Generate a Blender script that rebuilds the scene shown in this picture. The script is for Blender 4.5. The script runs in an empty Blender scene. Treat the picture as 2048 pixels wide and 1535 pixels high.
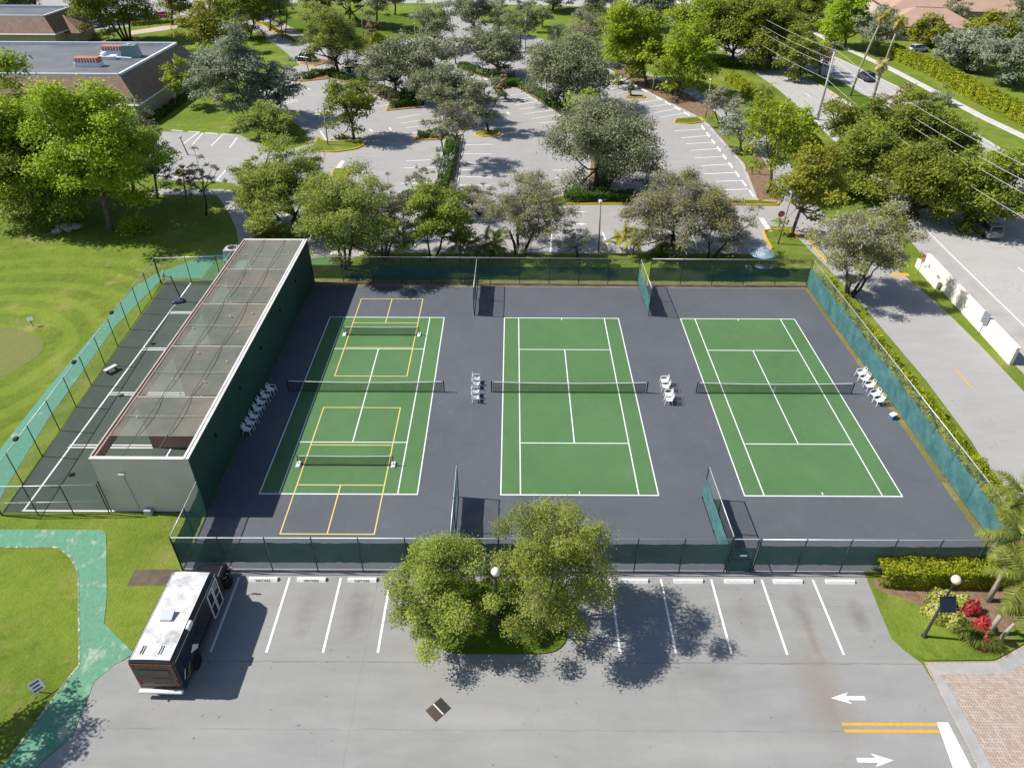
import bpy, math, random
import numpy as np
from mathutils import Matrix, Vector

# ------------------------------------------------------------------ camera, sky, sun, exposure
scene = bpy.context.scene
col = scene.collection
cam = bpy.data.cameras.new('camera')
cam.sensor_width = 36.0
cam.lens = 25.213
cam.clip_start = 0.5
cam.clip_end = 6000.0
cam_ob = bpy.data.objects.new('camera', cam)
cam_ob.matrix_world = Matrix((
    (0.9999896, -0.0045116, -0.0006416, -4.7728),
    (0.0021484, 0.5909089, -0.8067354, -47.5473),
    (0.0040188, 0.8067257, 0.5909125, 35.6819),
    (0, 0, 0, 1)))
col.objects.link(cam_ob)
scene.camera = cam_ob

SUN_DIR = Vector((-0.953, 0.100, 1.0)).normalized()      # towards the sun
world = bpy.data.worlds.new('World')
scene.world = world
world.use_nodes = True
wn = world.node_tree
bg = wn.nodes['Background']
sky = wn.nodes.new('ShaderNodeTexSky')
sky.sky_type = 'NISHITA'
sky.sun_disc = False
sky.sun_elevation = math.asin(SUN_DIR.z)
sky.sun_rotation = math.atan2(SUN_DIR.x, SUN_DIR.y)
sky.air_density = 1.0
sky.dust_density = 0.6
sky.ozone_density = 1.0
wn.links.new(sky.outputs[0], bg.inputs[0])
bg.inputs[1].default_value = 0.085

sun = bpy.data.lights.new('sun', 'SUN')
sun.energy = 4.6
sun.angle = math.radians(0.53)
sun.color = (1.0, 0.955, 0.88)
sun_ob = bpy.data.objects.new('sun', sun)
sun_ob.rotation_euler = SUN_DIR.to_track_quat('Z', 'Y').to_euler()
sun_ob.location = (-60, 10, 80)
col.objects.link(sun_ob)

scene.view_settings.view_transform = 'Standard'
scene.view_settings.look = 'None'
scene.view_settings.gamma = 1.0
scene.view_settings.exposure = 0.55
scene.render.engine = 'CYCLES'
scene.cycles.max_bounces = 6
scene.cycles.diffuse_bounces = 3
scene.cycles.transparent_max_bounces = 12
scene.cycles.use_denoising = True
scene.cycles.use_adaptive_sampling = True

rnd = random.Random(7)
rng = np.random.default_rng(11)

# ------------------------------------------------------------------ node helpers and materials
def node(nt, kind, out=0, **kw):
    n = nt.nodes.new('ShaderNode' + kind)
    for k, v in kw.items():
        if k.startswith('_'):
            setattr(n, k[1:], v)
            continue
        key = int(k[1:]) if k[0] == 'i' and k[1:].isdigit() else k.replace('_', ' ')
        s = n.inputs[key]
        if isinstance(v, bpy.types.NodeSocket):
            nt.links.new(v, s)
        else:
            if isinstance(v, (tuple, list)) and s.type == 'RGBA' and len(v) == 3:
                v = (*v, 1)
            s.default_value = v
    return n.outputs[out]

def new_mat(name):
    m = bpy.data.materials.new(name)
    m.use_nodes = True
    nt = m.node_tree
    return m, nt, nt.nodes['Principled BSDF']

def ramp(nt, fac, a, b):
    return node(nt, 'MapRange', 0, i0=fac, i1=a, i2=b, _clamp=True)

def mixc(nt, fac, a, b, mode='MIX'):
    n = nt.nodes.new('ShaderNodeMix')
    n.data_type = 'RGBA'
    n.blend_type = mode
    for idx, v in ((0, fac), (6, a), (7, b)):
        s = n.inputs[idx]
        if isinstance(v, bpy.types.NodeSocket):
            nt.links.new(v, s)
        elif idx == 0:
            s.default_value = v
        else:
            s.default_value = (*v, 1) if len(v) == 3 else v
    return n.outputs[2]

def noise(nt, vec, scale, detail=4.0, rough=0.6, dist=0.0):
    return node(nt, 'TexNoise', 0, Vector=vec, Scale=scale, Detail=detail, Roughness=rough, Distortion=dist)

def math2(nt, op, a, b=0.0):
    return node(nt, 'Math', 0, _operation=op, i0=a, i1=b)

def coords(nt, local=False):
    if local:
        return node(nt, 'TexCoord', 3)
    return node(nt, 'NewGeometry', 0)

def mottle(name, c1, c2, s1=0.4, s2=8.0, rough=0.85, bump=0.0, bscale=30.0, local=False, fine=0.35, spec=0.3, metal=0.0):
    m, nt, b = new_mat(name)
    P = coords(nt, local)
    n1 = ramp(nt, noise(nt, P, s1, 5, 0.62, 0.4), 0.32, 0.68)
    n2 = noise(nt, P, s2, 3, 0.6)
    f = math2(nt, 'ADD', math2(nt, 'MULTIPLY', n1, 1 - fine), math2(nt, 'MULTIPLY', n2, fine))
    nt.links.new(mixc(nt, f, c1, c2), b.inputs['Base Color'])
    b.inputs['Roughness'].default_value = rough
    b.inputs['Specular IOR Level'].default_value = spec
    b.inputs['Metallic'].default_value = metal
    if bump:
        h = noise(nt, P, bscale, 3, 0.6)
        nt.links.new(node(nt, 'Bump', 0, Strength=bump, Distance=0.03, Height=h), b.inputs['Normal'])
    return m

def plain(name, c, rough=0.6, spec=0.4, metal=0.0, vary=0.12, local=True, scale=6.0):
    c1 = tuple(x * (1 - vary) for x in c)
    c2 = tuple(min(1, x * (1 + vary)) for x in c)
    return mottle(name, c1, c2, scale * 0.3, scale * 3, rough, local=local, spec=spec, metal=metal)

def veil(name, c, opacity, c2=None, nscale=1.5):
    """thin woven fabric or wire mesh too fine to resolve: part diffuse, part see-through"""
    m, nt, b = new_mat(name)
    P = coords(nt)
    f = ramp(nt, noise(nt, P, nscale, 5, 0.65), 0.35, 0.65)
    colr = mixc(nt, f, c, c2 or c)
    b.inputs['Roughness'].default_value = 0.9
    b.inputs['Specular IOR Level'].default_value = 0.15
    nt.links.new(colr, b.inputs['Base Color'])
    tr = nt.nodes.new('ShaderNodeBsdfTransparent')
    tl = nt.nodes.new('ShaderNodeBsdfTranslucent')
    nt.links.new(colr, tl.inputs[0])
    m1 = nt.nodes.new('ShaderNodeMixShader')
    m1.inputs[0].default_value = 0.16
    nt.links.new(b.outputs[0], m1.inputs[1])
    nt.links.new(tl.outputs[0], m1.inputs[2])
    m2 = nt.nodes.new('ShaderNodeMixShader')
    op = math2(nt, 'ADD', opacity - 0.04, math2(nt, 'MULTIPLY', f, 0.08))
    nt.links.new(op, m2.inputs[0])
    nt.links.new(tr.outputs[0], m2.inputs[1])
    nt.links.new(m1.outputs[0], m2.inputs[2])
    nt.links.new(m2.outputs[0], nt.nodes['Material Output'].inputs[0])
    return m

def leaf_mat(name, dark, light, dry=(0.3, 0.27, 0.2), drya=0.0, trans=0.3):
    """leaf colour follows a per-leaf value; every plant is shifted a little by its own random number"""
    m, nt, b = new_mat(name)
    dark, light, dry = (tuple(min(0.6, x * 1.75) for x in q) for q in (dark, light, dry))
    trans = min(0.5, trans + 0.14)
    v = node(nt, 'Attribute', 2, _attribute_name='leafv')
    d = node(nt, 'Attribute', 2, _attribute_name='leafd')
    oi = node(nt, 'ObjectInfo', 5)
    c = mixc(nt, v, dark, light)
    if drya > 0:
        c = mixc(nt, ramp(nt, d, 1.0 - drya, 1.0 - drya + 0.02), c, dry)
    hs = node(nt, 'HueSaturation', 0, Hue=math2(nt, 'ADD', 0.494, math2(nt, 'MULTIPLY', oi, 0.014)), Saturation=1.0,
              Value=math2(nt, 'ADD', 0.88, math2(nt, 'MULTIPLY', oi, 0.24)), Color=c)
    nt.links.new(hs, b.inputs['Base Color'])
    b.inputs['Roughness'].default_value = 0.55
    b.inputs['Specular IOR Level'].default_value = 0.25
    tl = nt.nodes.new('ShaderNodeBsdfTranslucent')
    nt.links.new(hs, tl.inputs[0])
    mx = nt.nodes.new('ShaderNodeMixShader')
    mx.inputs[0].default_value = trans
    nt.links.new(b.outputs[0], mx.inputs[1])
    nt.links.new(tl.outputs[0], mx.inputs[2])
    nt.links.new(mx.outputs[0], nt.nodes['Material Output'].inputs[0])
    return m

# ------------------------------------------------------------------ object helpers
def tag(o, label=None, cat=None, group=None, kind=None):
    if label: o['label'] = label
    if cat: o['category'] = cat
    if group: o['group'] = group
    if kind: o['kind'] = kind
    return o

def empty(name, loc=(0, 0, 0), rz=0.0, label=None, cat=None, group=None, parent=None):
    o = bpy.data.objects.new(name, None)
    o.empty_display_size = 0.2
    o.location = (loc[0], loc[1], loc[2] if len(loc) > 2 else 0.0)
    o.rotation_euler = (0, 0, rz)
    if parent: o.parent = parent
    col.objects.link(o)
    return tag(o, label, cat, group)

def link(name, mesh, parent=None, loc=(0, 0, 0), rot=(0, 0, 0), scale=(1, 1, 1)):
    o = bpy.data.objects.new(name, mesh)
    o.location = loc
    o.rotation_euler = rot
    o.scale = scale
    if parent: o.parent = parent
    col.objects.link(o)
    return o

class MB:
    """collects faces; build() links them as one mesh object"""
    def __init__(s):
        s.v = []; s.f = []; s.mi = []; s.cur = 0
    def add(s, vs, fs):
        k = len(s.v)
        s.v += [tuple(map(float, p)) for p in vs]
        s.f += [tuple(i + k for i in f) for f in fs]
        s.mi += [s.cur] * len(fs)
        return s
    def box(s, x0, x1, y0, y1, z0, z1, mats=None):
        vs = [(x0, y0, z0), (x1, y0, z0), (x1, y1, z0), (x0, y1, z0), (x0, y0, z1), (x1, y0, z1), (x1, y1, z1), (x0, y1, z1)]
        fs = [(0, 3, 2, 1), (4, 5, 6, 7), (0, 1, 5, 4), (1, 2, 6, 5), (2, 3, 7, 6), (3, 0, 4, 7)]   # -z +z -y +x +y -x
        s.add(vs, fs)
        if mats:
            s.mi[-6:] = mats
        return s
    def obox(s, c, size, rz=0.0, bev=0.0, rx=0.0):
        """box centred at c, turned about z, with chamfered vertical edges if bev"""
        sx, sy, sz = (q / 2 for q in size)
        if bev:
            b = bev
            ring = [(-sx + b, -sy), (sx - b, -sy), (sx, -sy + b), (sx, sy - b), (sx - b, sy), (-sx + b, sy), (-sx, sy - b), (-sx, -sy + b)]
        else:
            ring = [(-sx, -sy), (sx, -sy), (sx, sy), (-sx, sy)]
        n = len(ring)
        M = Matrix.Translation(Vector(c)) @ Matrix.Rotation(rz, 4, 'Z') @ Matrix.Rotation(rx, 4, 'X')
        if bev:
            vs = [(x, y, -sz) for x, y in ring] + [(x, y, sz - b) for x, y in ring] + [(x * (1 - b / sx), y * (1 - b / sy), sz) for x, y in ring]
            fs = [tuple(range(n))[::-1], tuple(range(2 * n, 3 * n))]
            for r in range(2):
                fs += [(r * n + i, r * n + (i + 1) % n, (r + 1) * n + (i + 1) % n, (r + 1) * n + i) for i in range(n)]
        else:
            vs = [(x, y, -sz) for x, y in ring] + [(x, y, sz) for x, y in ring]
            fs = [tuple(range(n))[::-1], tuple(range(n, 2 * n))] + [(i, (i + 1) % n, n + (i + 1) % n, n + i) for i in range(n)]
        return s.add([M @ Vector(p) for p in vs], fs)
    def tube(s, pts, rad, n=6, cap=True):
        pts = [Vector(p) for p in pts]
        if not isinstance(rad, (list, tuple)): rad = [rad] * len(pts)
        k = len(s.v); m = len(pts)
        ref = None
        for i, p in enumerate(pts):
            d = (pts[min(i + 1, m - 1)] - pts[max(i - 1, 0)])
            if d.length < 1e-6: d = Vector((0, 0, 1))
            d.normalize()
            if ref is None:
                ref = Vector((1, 0, 0)) if abs(d.x) < 0.8 else Vector((0, 1, 0))
            a = d.cross(ref).normalized(); b = d.cross(a); ref = b.cross(d) if False else ref
            for j in range(n):
                t = 2 * math.pi * j / n
                s.v.append(tuple(p + (a * math.cos(t) + b * math.sin(t)) * rad[i]))
        for i in range(m - 1):
            for j in range(n):
                j2 = (j + 1) % n
                s.f.append((k + i * n + j, k + i * n + j2, k + (i + 1) * n + j2, k + (i + 1) * n + j)); s.mi.append(s.cur)
        if cap:
            s.f.append(tuple(k + j for j in range(n))[::-1]); s.mi.append(s.cur)
            s.f.append(tuple(k + (m - 1) * n + j for j in range(n))); s.mi.append(s.cur)
        return s
    def prism(s, ring, z0, z1, bottom=False):
        n = len(ring)
        a = sum(ring[i][0] * ring[(i + 1) % n][1] - ring[(i + 1) % n][0] * ring[i][1] for i in range(n))
        if a < 0: ring = ring[::-1]
        fs = [tuple(range(n, 2 * n))] + [(i, (i + 1) % n, n + (i + 1) % n, n + i) for i in range(n)]
        if bottom: fs.append(tuple(range(n))[::-1])
        return s.add([(x, y, z0) for x, y in ring] + [(x, y, z1) for x, y in ring], fs)
    def sheet(s, ring, z):
        n = len(ring)
        a = sum(ring[i][0] * ring[(i + 1) % n][1] - ring[(i + 1) % n][0] * ring[i][1] for i in range(n))
        if a < 0: ring = ring[::-1]
        return s.add([(x, y, z) for x, y in ring], [tuple(range(n))])
    def lathe(s, prof, c=(0, 0, 0), n=12):
        k = len(s.v)
        for r, z in prof:
            for j in range(n):
                t = 2 * math.pi * j / n
                s.v.append((c[0] + r * math.cos(t), c[1] + r * math.sin(t), c[2] + z))
        for i in range(len(prof) - 1):
            for j in range(n):
                j2 = (j + 1) % n
                s.f.append((k + i * n + j, k + i * n + j2, k + (i + 1) * n + j2, k + (i + 1) * n + j)); s.mi.append(s.cur)
        s.f.append(tuple(k + j for j in range(n))[::-1]); s.mi.append(s.cur)
        s.f.append(tuple(k + (len(prof) - 1) * n + j for j in range(n))); s.mi.append(s.cur)
        return s
    def mesh(s, name, mats, smooth=False):
        me = bpy.data.meshes.new(name)
        me.from_pydata(s.v, [], s.f)
        for m in (mats if isinstance(mats, (list, tuple)) else [mats]):
            me.materials.append(m)
        if max(s.mi, default=0) > 0:
            me.polygons.foreach_set('material_index', s.mi)
        if smooth:
            me.polygons.foreach_set('use_smooth', [True] * len(s.f))
        me.update()
        return me
    def build(s, name, mats, parent=None, smooth=False, loc=(0, 0, 0)):
        return link(name, s.mesh(name, mats, smooth), parent, loc)

def line_strip(mb, a, b, w, z):
    """a painted line of width w from a to b"""
    a = Vector(a); b = Vector(b); d = (b - a).normalized(); n = Vector((-d.y, d.x)) * w / 2
    mb.sheet([tuple(a - n), tuple(b - n), tuple(b + n), tuple(a + n)], z)

def rounded(ring, r=0.6, seg=4):
    out = []
    n = len(ring)
    for i in range(n):
        p = Vector(ring[i]); a = Vector(ring[i - 1]); b = Vector(ring[(i + 1) % n])
        ra = min(r, (a - p).length * 0.45); rb = min(r, (b - p).length * 0.45)
        p0 = p + (a - p).normalized() * ra; p1 = p + (b - p).normalized() * rb
        for k in range(seg + 1):
            t = k / seg
            q = p0 * (1 - t) ** 2 + p * 2 * t * (1 - t) + p1 * t * t
            out.append((q.x, q.y))
    return out

def ribbon(mb, pts, w, z0, z1):
    """a kerb: a raised strip along pts"""
    pts = [Vector(p) for p in pts]
    L = []; R = []
    for i, p in enumerate(pts):
        d = (pts[min(i + 1, len(pts) - 1)] - pts[max(i - 1, 0)]).normalized()
        n = Vector((-d.y, d.x)) * w / 2
        L.append(p + n); R.append(p - n)
    vs = []; m = len(pts)
    for q in (R, L):
        vs += [(p.x, p.y, z0) for p in q]
    for q, k in ((R, 0.8), (L, 0.8)):
        for i, p in enumerate(q):
            c = pts[i] + (p - pts[i]) * k
            vs.append((c.x, c.y, z1))
    fs = []
    for i in range(m - 1):
        fs += [(i, i + 1, 2 * m + i + 1, 2 * m + i), (2 * m + i, 2 * m + i + 1, 3 * m + i + 1, 3 * m + i), (3 * m + i, 3 * m + i + 1, m + i + 1, m + i)]
    fs += [(0, 2 * m, 3 * m, m), (m - 1, 2 * m - 1, 4 * m - 1, 3 * m - 1)]
    mb.add(vs, fs)

def leaves(name, C, N, V, mat, L=0.3, Wd=0.16, droop=0.0, seed=0, dry=None):
    """one mesh of leaf-shaped faces at centres C, with outward hints N and colour values V"""
    g = np.random.default_rng(seed)
    n = len(C)
    nor = N + g.normal(0, 0.55, (n, 3))
    nor /= np.linalg.norm(nor, axis=1, keepdims=True) + 1e-9
    t = g.normal(0, 1, (n, 3)); t[:, 2] -= droop
    t -= nor * np.sum(t * nor, 1, keepdims=True)
    t /= np.linalg.norm(t, axis=1, keepdims=True) + 1e-9
    b = np.cross(nor, t)
    sz = g.uniform(0.65, 1.35, (n, 1))
    l = t * (L / 2) * sz; w = b * (Wd / 2) * sz
    P = np.empty((n, 4, 3))
    P[:, 0] = C - l; P[:, 1] = C + w - l * 0.1; P[:, 2] = C + l; P[:, 3] = C - w - l * 0.1
    me = bpy.data.meshes.new(name)
    me.vertices.add(n * 4); me.vertices.foreach_set('co', P.ravel().astype(np.float32))
    me.loops.add(n * 4); me.loops.foreach_set('vertex_index', np.arange(n * 4, dtype=np.int32))
    me.polygons.add(n); me.polygons.foreach_set('loop_start', np.arange(0, n * 4, 4, dtype=np.int32))
    a = me.attributes.new('leafv', 'FLOAT', 'FACE'); a.data.foreach_set('value', np.clip(V + g.normal(0, 0.16, n), 0, 1).astype(np.float32))
    a = me.attributes.new('leafd', 'FLOAT', 'FACE'); a.data.foreach_set('value', (g.uniform(0, 1, n) if dry is None else dry).astype(np.float32))
    me.materials.append(mat)
    me.update(calc_edges=True)
    return me

# ------------------------------------------------------------------ ground materials
def blob(nt, P, x, y, rx, ry, soft=0.5):
    v = node(nt, 'VectorMath', 0, _operation='SUBTRACT', i0=P, i1=(x, y, 0))
    v = node(nt, 'VectorMath', 0, _operation='MULTIPLY', i0=v, i1=(1 / rx, 1 / ry, 0))
    l = node(nt, 'VectorMath', 1, _operation='LENGTH', i0=v)
    l = math2(nt, 'ADD', l, math2(nt, 'MULTIPLY', math2(nt, 'SUBTRACT', noise(nt, P, 1.8, 6, 0.7), 0.5), 1.3))
    return ramp(nt, l, 1.0, 1.0 - soft)

def asphalt(name, base, vary=0.14, stains=(), seams=(), crack=0.25):
    m, nt, b = new_mat(name)
    P = coords(nt)
    lo = tuple(c * (1 - vary) for c in base); hi = tuple(c * (1 + vary) for c in base)
    st = node(nt, 'VectorMath', 0, _operation='MULTIPLY', i0=P, i1=(0.25, 1.0, 1.0))
    n1 = ramp(nt, noise(nt, P, 0.14, 6, 0.66, 0.6), 0.3, 0.7)
    n2 = ramp(nt, noise(nt, st, 0.9, 5, 0.65, 0.3), 0.3, 0.7)
    f = math2(nt, 'ADD', math2(nt, 'MULTIPLY', n1, 0.5), math2(nt, 'MULTIPLY', n2, 0.5))
    c = mixc(nt, f, lo, hi)
    sp = ramp(nt, noise(nt, P, 22.0, 3, 0.7), 0.3, 0.7)
    c = mixc(nt, math2(nt, 'MULTIPLY', sp, 0.16), c, tuple(x * 0.55 for x in base))
    spots = ramp(nt, noise(nt, P, 2.6, 2, 0.4), 0.735, 0.75)
    c = mixc(nt, math2(nt, 'MULTIPLY', spots, 0.55), c, tuple(x * 0.35 for x in base))
    vo = node(nt, 'TexVoronoi', 0, _feature='DISTANCE_TO_EDGE', Vector=node(nt, 'VectorMath', 0, _operation='ADD', i0=P,
              i1=node(nt, 'VectorMath', 0, _operation='SCALE', i0=node(nt, 'TexNoise', 1, Vector=P, Scale=0.7, Detail=4.0), Scale=2.2)), Scale=0.16)
    cr = math2(nt, 'MULTIPLY', ramp(nt, vo, 0.008, 0.002), ramp(nt, noise(nt, P, 0.09, 2), 0.5, 0.6))
    c = mixc(nt, math2(nt, 'MULTIPLY', cr, crack), c, tuple(x * 0.4 for x in base))
    sx = node(nt, 'SeparateXYZ', 0, Vector=P); sy = node(nt, 'SeparateXYZ', 1, Vector=P)
    wob = math2(nt, 'MULTIPLY', math2(nt, 'SUBTRACT', noise(nt, P, 0.8, 4), 0.5), 0.25)
    for axis, pos, wd, amt in seams:
        s = sx if axis == 'x' else sy
        d = math2(nt, 'ABSOLUTE', math2(nt, 'ADD', math2(nt, 'SUBTRACT', s, pos), wob))
        k = math2(nt, 'MULTIPLY', math2(nt, 'MULTIPLY', ramp(nt, d, wd, wd * 0.3), amt), ramp(nt, noise(nt, P, 0.35, 4), 0.35, 0.6))
        c = mixc(nt, k, c, tuple(x * 0.35 for x in base))
    for x, y, rx, ry, colr, amt in stains:
        c = mixc(nt, math2(nt, 'MULTIPLY', blob(nt, P, x, y, rx, ry, 0.9), amt), c, colr)
    nt.links.new(c, b.inputs['Base Color'])
    b.inputs['Roughness'].default_value = 0.88
    b.inputs['Specular IOR Level'].default_value = 0.25
    nt.links.new(node(nt, 'Bump', 0, Strength=0.25, Distance=0.02, Height=noise(nt, P, 40, 3, 0.7)), b.inputs['Normal'])
    return m

def turf(name, dark, light, straw, amount=0.35, rings=None):
    m, nt, b = new_mat(name)
    P = coords(nt)
    n1 = ramp(nt, noise(nt, P, 0.12, 6, 0.62, 0.5), 0.34, 0.66)
    n2 = ramp(nt, noise(nt, P, 1.1, 6, 0.7), 0.3, 0.7)
    n3 = ramp(nt, noise(nt, P, 4.5, 6, 0.8), 0.33, 0.67)
    n4 = ramp(nt, noise(nt, P, 13.0, 4, 0.85), 0.32, 0.68)
    f = math2(nt, 'ADD', math2(nt, 'ADD', math2(nt, 'MULTIPLY', n1, 0.3), math2(nt, 'MULTIPLY', n2, 0.22)),
              math2(nt, 'ADD', math2(nt, 'MULTIPLY', n3, 0.26), math2(nt, 'MULTIPLY', n4, 0.22)))
    c = mixc(nt, f, dark, light)
    n5 = ramp(nt, noise(nt, P, 0.33, 6, 0.72, 0.3), 0.52, 0.7)
    n6 = ramp(nt, noise(nt, P, 0.07, 3, 0.5), 0.4, 0.6)
    c = mixc(nt, math2(nt, 'MULTIPLY', math2(nt, 'MULTIPLY', n5, n6), amount * 2), c, straw)
    n7 = ramp(nt, noise(nt, P, 0.5, 5, 0.7, 0.8), 0.55, 0.75)
    c = mixc(nt, math2(nt, 'MULTIPLY', n7, 0.55), c, (dark[0] * 1.0, dark[1] * 1.45, dark[2]))
    n8 = ramp(nt, noise(nt, P, 6.0, 2, 0.5), 0.66, 0.74)
    c = mixc(nt, math2(nt, 'MULTIPLY', n8, 0.4), c, straw)
    if rings:      # mower tracks circling the putting green
        d = node(nt, 'VectorMath', 1, _operation='DISTANCE', i0=P, i1=(*rings, 0))
        w = math2(nt, 'SINE', math2(nt, 'ADD', math2(nt, 'MULTIPLY', d, 2.2), math2(nt, 'MULTIPLY', noise(nt, P, 0.2, 4), 5.0)))
        k = math2(nt, 'MULTIPLY', ramp(nt, w, -0.2, 0.6), ramp(nt, d, 34.0, 12.0))
        c = mixc(nt, math2(nt, 'MULTIPLY', k, 0.3), c, light)
    nt.links.new(c, b.inputs['Base Color'])
    b.inputs['Roughness'].default_value = 0.95
    b.inputs['Specular IOR Level'].default_value = 0.1
    h = math2(nt, 'ADD', noise(nt, P, 26, 3, 0.8), math2(nt, 'MULTIPLY', noise(nt, P, 5, 3, 0.7), 1.5))
    nt.links.new(node(nt, 'Bump', 0, Strength=0.7, Distance=0.06, Height=h), b.inputs['Normal'])
    return m

def worn_paint(name, paint, under, thr=(0.56, 0.62), s=0.9, stretch=(1, 1, 1)):
    m, nt, b = new_mat(name)
    P = node(nt, 'VectorMath', 0, _operation='MULTIPLY', i0=coords(nt), i1=stretch)
    n1 = noise(nt, P, s, 7, 0.68, 0.2)
    big = ramp(nt, noise(nt, P, 0.16, 2, 0.5), 0.38, 0.62)
    k = ramp(nt, math2(nt, 'ADD', n1, math2(nt, 'MULTIPLY', big, 0.1)), thr[0], thr[1])
    pv = mixc(nt, ramp(nt, noise(nt, P, 5, 4, 0.7), 0.3, 0.7), tuple(x * 0.82 for x in paint), tuple(x * 1.12 for x in paint))
    nt.links.new(mixc(nt, k, pv, under), b.inputs['Base Color'])
    b.inputs['Roughness'].default_value = 0.85
    b.inputs['Specular IOR Level'].default_value = 0.2
    return m

def paver_mat(name):
    m, nt, b = new_mat(name)
    P = coords(nt)
    R = node(nt, 'VectorRotate', 0, Vector=P, Angle=math.radians(45), _rotation_type='Z_AXIS')
    br = nt.nodes.new('ShaderNodeTexBrick')
    nt.links.new(R, br.inputs['Vector'])
    br.inputs['Scale'].default_value = 1.0
    br.inputs['Brick Width'].default_value = 0.22
    br.inputs['Row Height'].default_value = 0.11
    br.inputs['Mortar Size'].default_value = 0.010
    br.inputs['Color1'].default_value = (0.38, 0.275, 0.225, 1)
    br.inputs['Color2'].default_value = (0.50, 0.425, 0.37, 1)
    br.inputs['Mortar'].default_value = (0.14, 0.12, 0.10, 1)
    c = mixc(nt, ramp(nt, noise(nt, P, 1.3, 5, 0.7), 0.5, 0.85), br.outputs[0], (0.30, 0.26, 0.235))
    nt.links.new(c, b.inputs['Base Color'])
    b.inputs['Roughness'].default_value = 0.9
    nt.links.new(node(nt, 'Bump', 0, Strength=0.5, Distance=0.01, Height=math2(nt, 'SUBTRACT', 1.0, br.outputs[1])), b.inputs['Normal'])
    return m

M = {}
dk = (0.10, 0.095, 0.09)
M['lot'] = asphalt('front_asphalt', (0.272, 0.27, 0.262), 0.17, stains=(
    (11.9, -26.5, 1.6, 4.2, (0.21, 0.17, 0.125), 0.55), (15.6, -21.6, 0.7, 1.6, dk, 0.45), (12.3, -21.2, 0.8, 1.7, dk, 0.4), (9.0, -21.5, 0.8, 2.0, dk, 0.25),
    (-13.8, -21.6, 1.0, 2.4, dk, 0.42), (-16.8, -21.4, 0.8, 2.2, dk, 0.25), (5.8, -25.4, 2.2, 0.7, dk, 0.3), (-8.6, -26.2, 1.4, 1.6, (0.24, 0.21, 0.18), 0.4),
    (-6, -28.0, 7.0, 0.8, (0.33, 0.325, 0.31), 0.5), (8, -29.4, 8.0, 0.9, (0.33, 0.325, 0.31), 0.4), (12.4, -23.0, 0.35, 2.0, (0.2, 0.15, 0.11), 0.5)),
    seams=(('y', -24.75, 0.06, 0.45), ('y', -21.0, 0.05, 0.25), ('y', -28.55, 0.05, 0.35), ('x', -12.9, 0.05, 0.3), ('x', 4.0, 0.04, 0.15)), crack=0.12)
M['backlot'] = asphalt('back_asphalt', (0.335, 0.325, 0.318), 0.13, stains=((0, 55, 3, 9, (0.27, 0.26, 0.25), 0.4),), crack=0.35)
M['drive'] = asphalt('drive_asphalt', (0.345, 0.335, 0.325), 0.1, crack=0.15)
M['boulevard'] = asphalt('boulevard_asphalt', (0.40, 0.388, 0.37), 0.09, seams=(('x', 50.0, 0.06, 0.3), ('x', 66.5, 0.06, 0.2)), crack=0.25)
M['grass'] = turf('lawn', (0.036, 0.076, 0.005), (0.250, 0.315, 0.045), (0.31, 0.255, 0.10), 0.5, (-53.0, 4.6))
M['lush'] = turf('lush_grass', (0.045, 0.090, 0.008), (0.13, 0.19, 0.022), (0.18, 0.18, 0.06), 0.25)
M['green'] = turf('putting_green', (0.15, 0.17, 0.05), (0.2, 0.21, 0.075), (0.25, 0.21, 0.11), 0.3)
M['weedy'] = turf('weedy_edge', (0.10, 0.085, 0.03), (0.24, 0.23, 0.09), (0.33, 0.27, 0.17), 0.8)
M['soil'] = mottle('dark_soil', (0.07, 0.055, 0.042), (0.17, 0.135, 0.105), 0.9, 9, 0.95, 0.5, 20)
M['mulch'] = mottle('mulch', (0.085, 0.05, 0.03), (0.31, 0.205, 0.13), 2.2, 10, 0.95, 0.9, 22, fine=0.55)
M['dirt'] = mottle('dirt', (0.13, 0.10, 0.065), (0.23, 0.19, 0.13), 0.8, 12, 0.95, 0.5, 30)
M['court_grey'] = mottle('court_grey_acrylic', (0.078, 0.086, 0.102), (0.108, 0.116, 0.134), 0.11, 1.6, 0.8, 0.04, 60, fine=0.3)
M['court_green'] = mottle('court_green_acrylic', (0.064, 0.146, 0.050), (0.088, 0.182, 0.070), 0.13, 1.8, 0.78, 0.04, 60, fine=0.3)
def scuffed(m):
    nt = m.node_tree; b = nt.nodes['Principled BSDF']
    src = b.inputs['Base Color'].links[0].from_socket
    P = coords(nt)
    s1 = ramp(nt, noise(nt, node(nt, 'VectorMath', 0, _operation='MULTIPLY', i0=P, i1=(1.0, 0.35, 1)), 1.1, 7, 0.75, 0.5), 0.56, 0.72)
    s2 = ramp(nt, noise(nt, P, 5.0, 5, 0.8), 0.62, 0.75)
    s3 = ramp(nt, noise(nt, P, 0.3, 4, 0.6, 0.8), 0.5, 0.62)
    c = mixc(nt, math2(nt, 'MULTIPLY', s1, 0.16), src, (0.2, 0.21, 0.21))
    c = mixc(nt, math2(nt, 'MULTIPLY', s2, 0.14), c, (0.03, 0.035, 0.035))
    c = mixc(nt, math2(nt, 'MULTIPLY', s3, 0.10), c, (0.05, 0.06, 0.06))
    nt.links.new(c, b.inputs['Base Color'])
scuffed(M['court_grey']); scuffed(M['court_green'])
M['hb_floor'] = mottle('handball_floor', (0.042, 0.062, 0.050), (0.068, 0.09, 0.07), 0.35, 5, 0.85)
M['turf_mat'] = mottle('bright_turf', (0.075, 0.15, 0.055), (0.1, 0.19, 0.07), 0.6, 10, 0.9)
M['line'] = mottle('white_line', (0.62, 0.64, 0.62), (0.78, 0.79, 0.77), 0.8, 10, 0.7)
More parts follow.
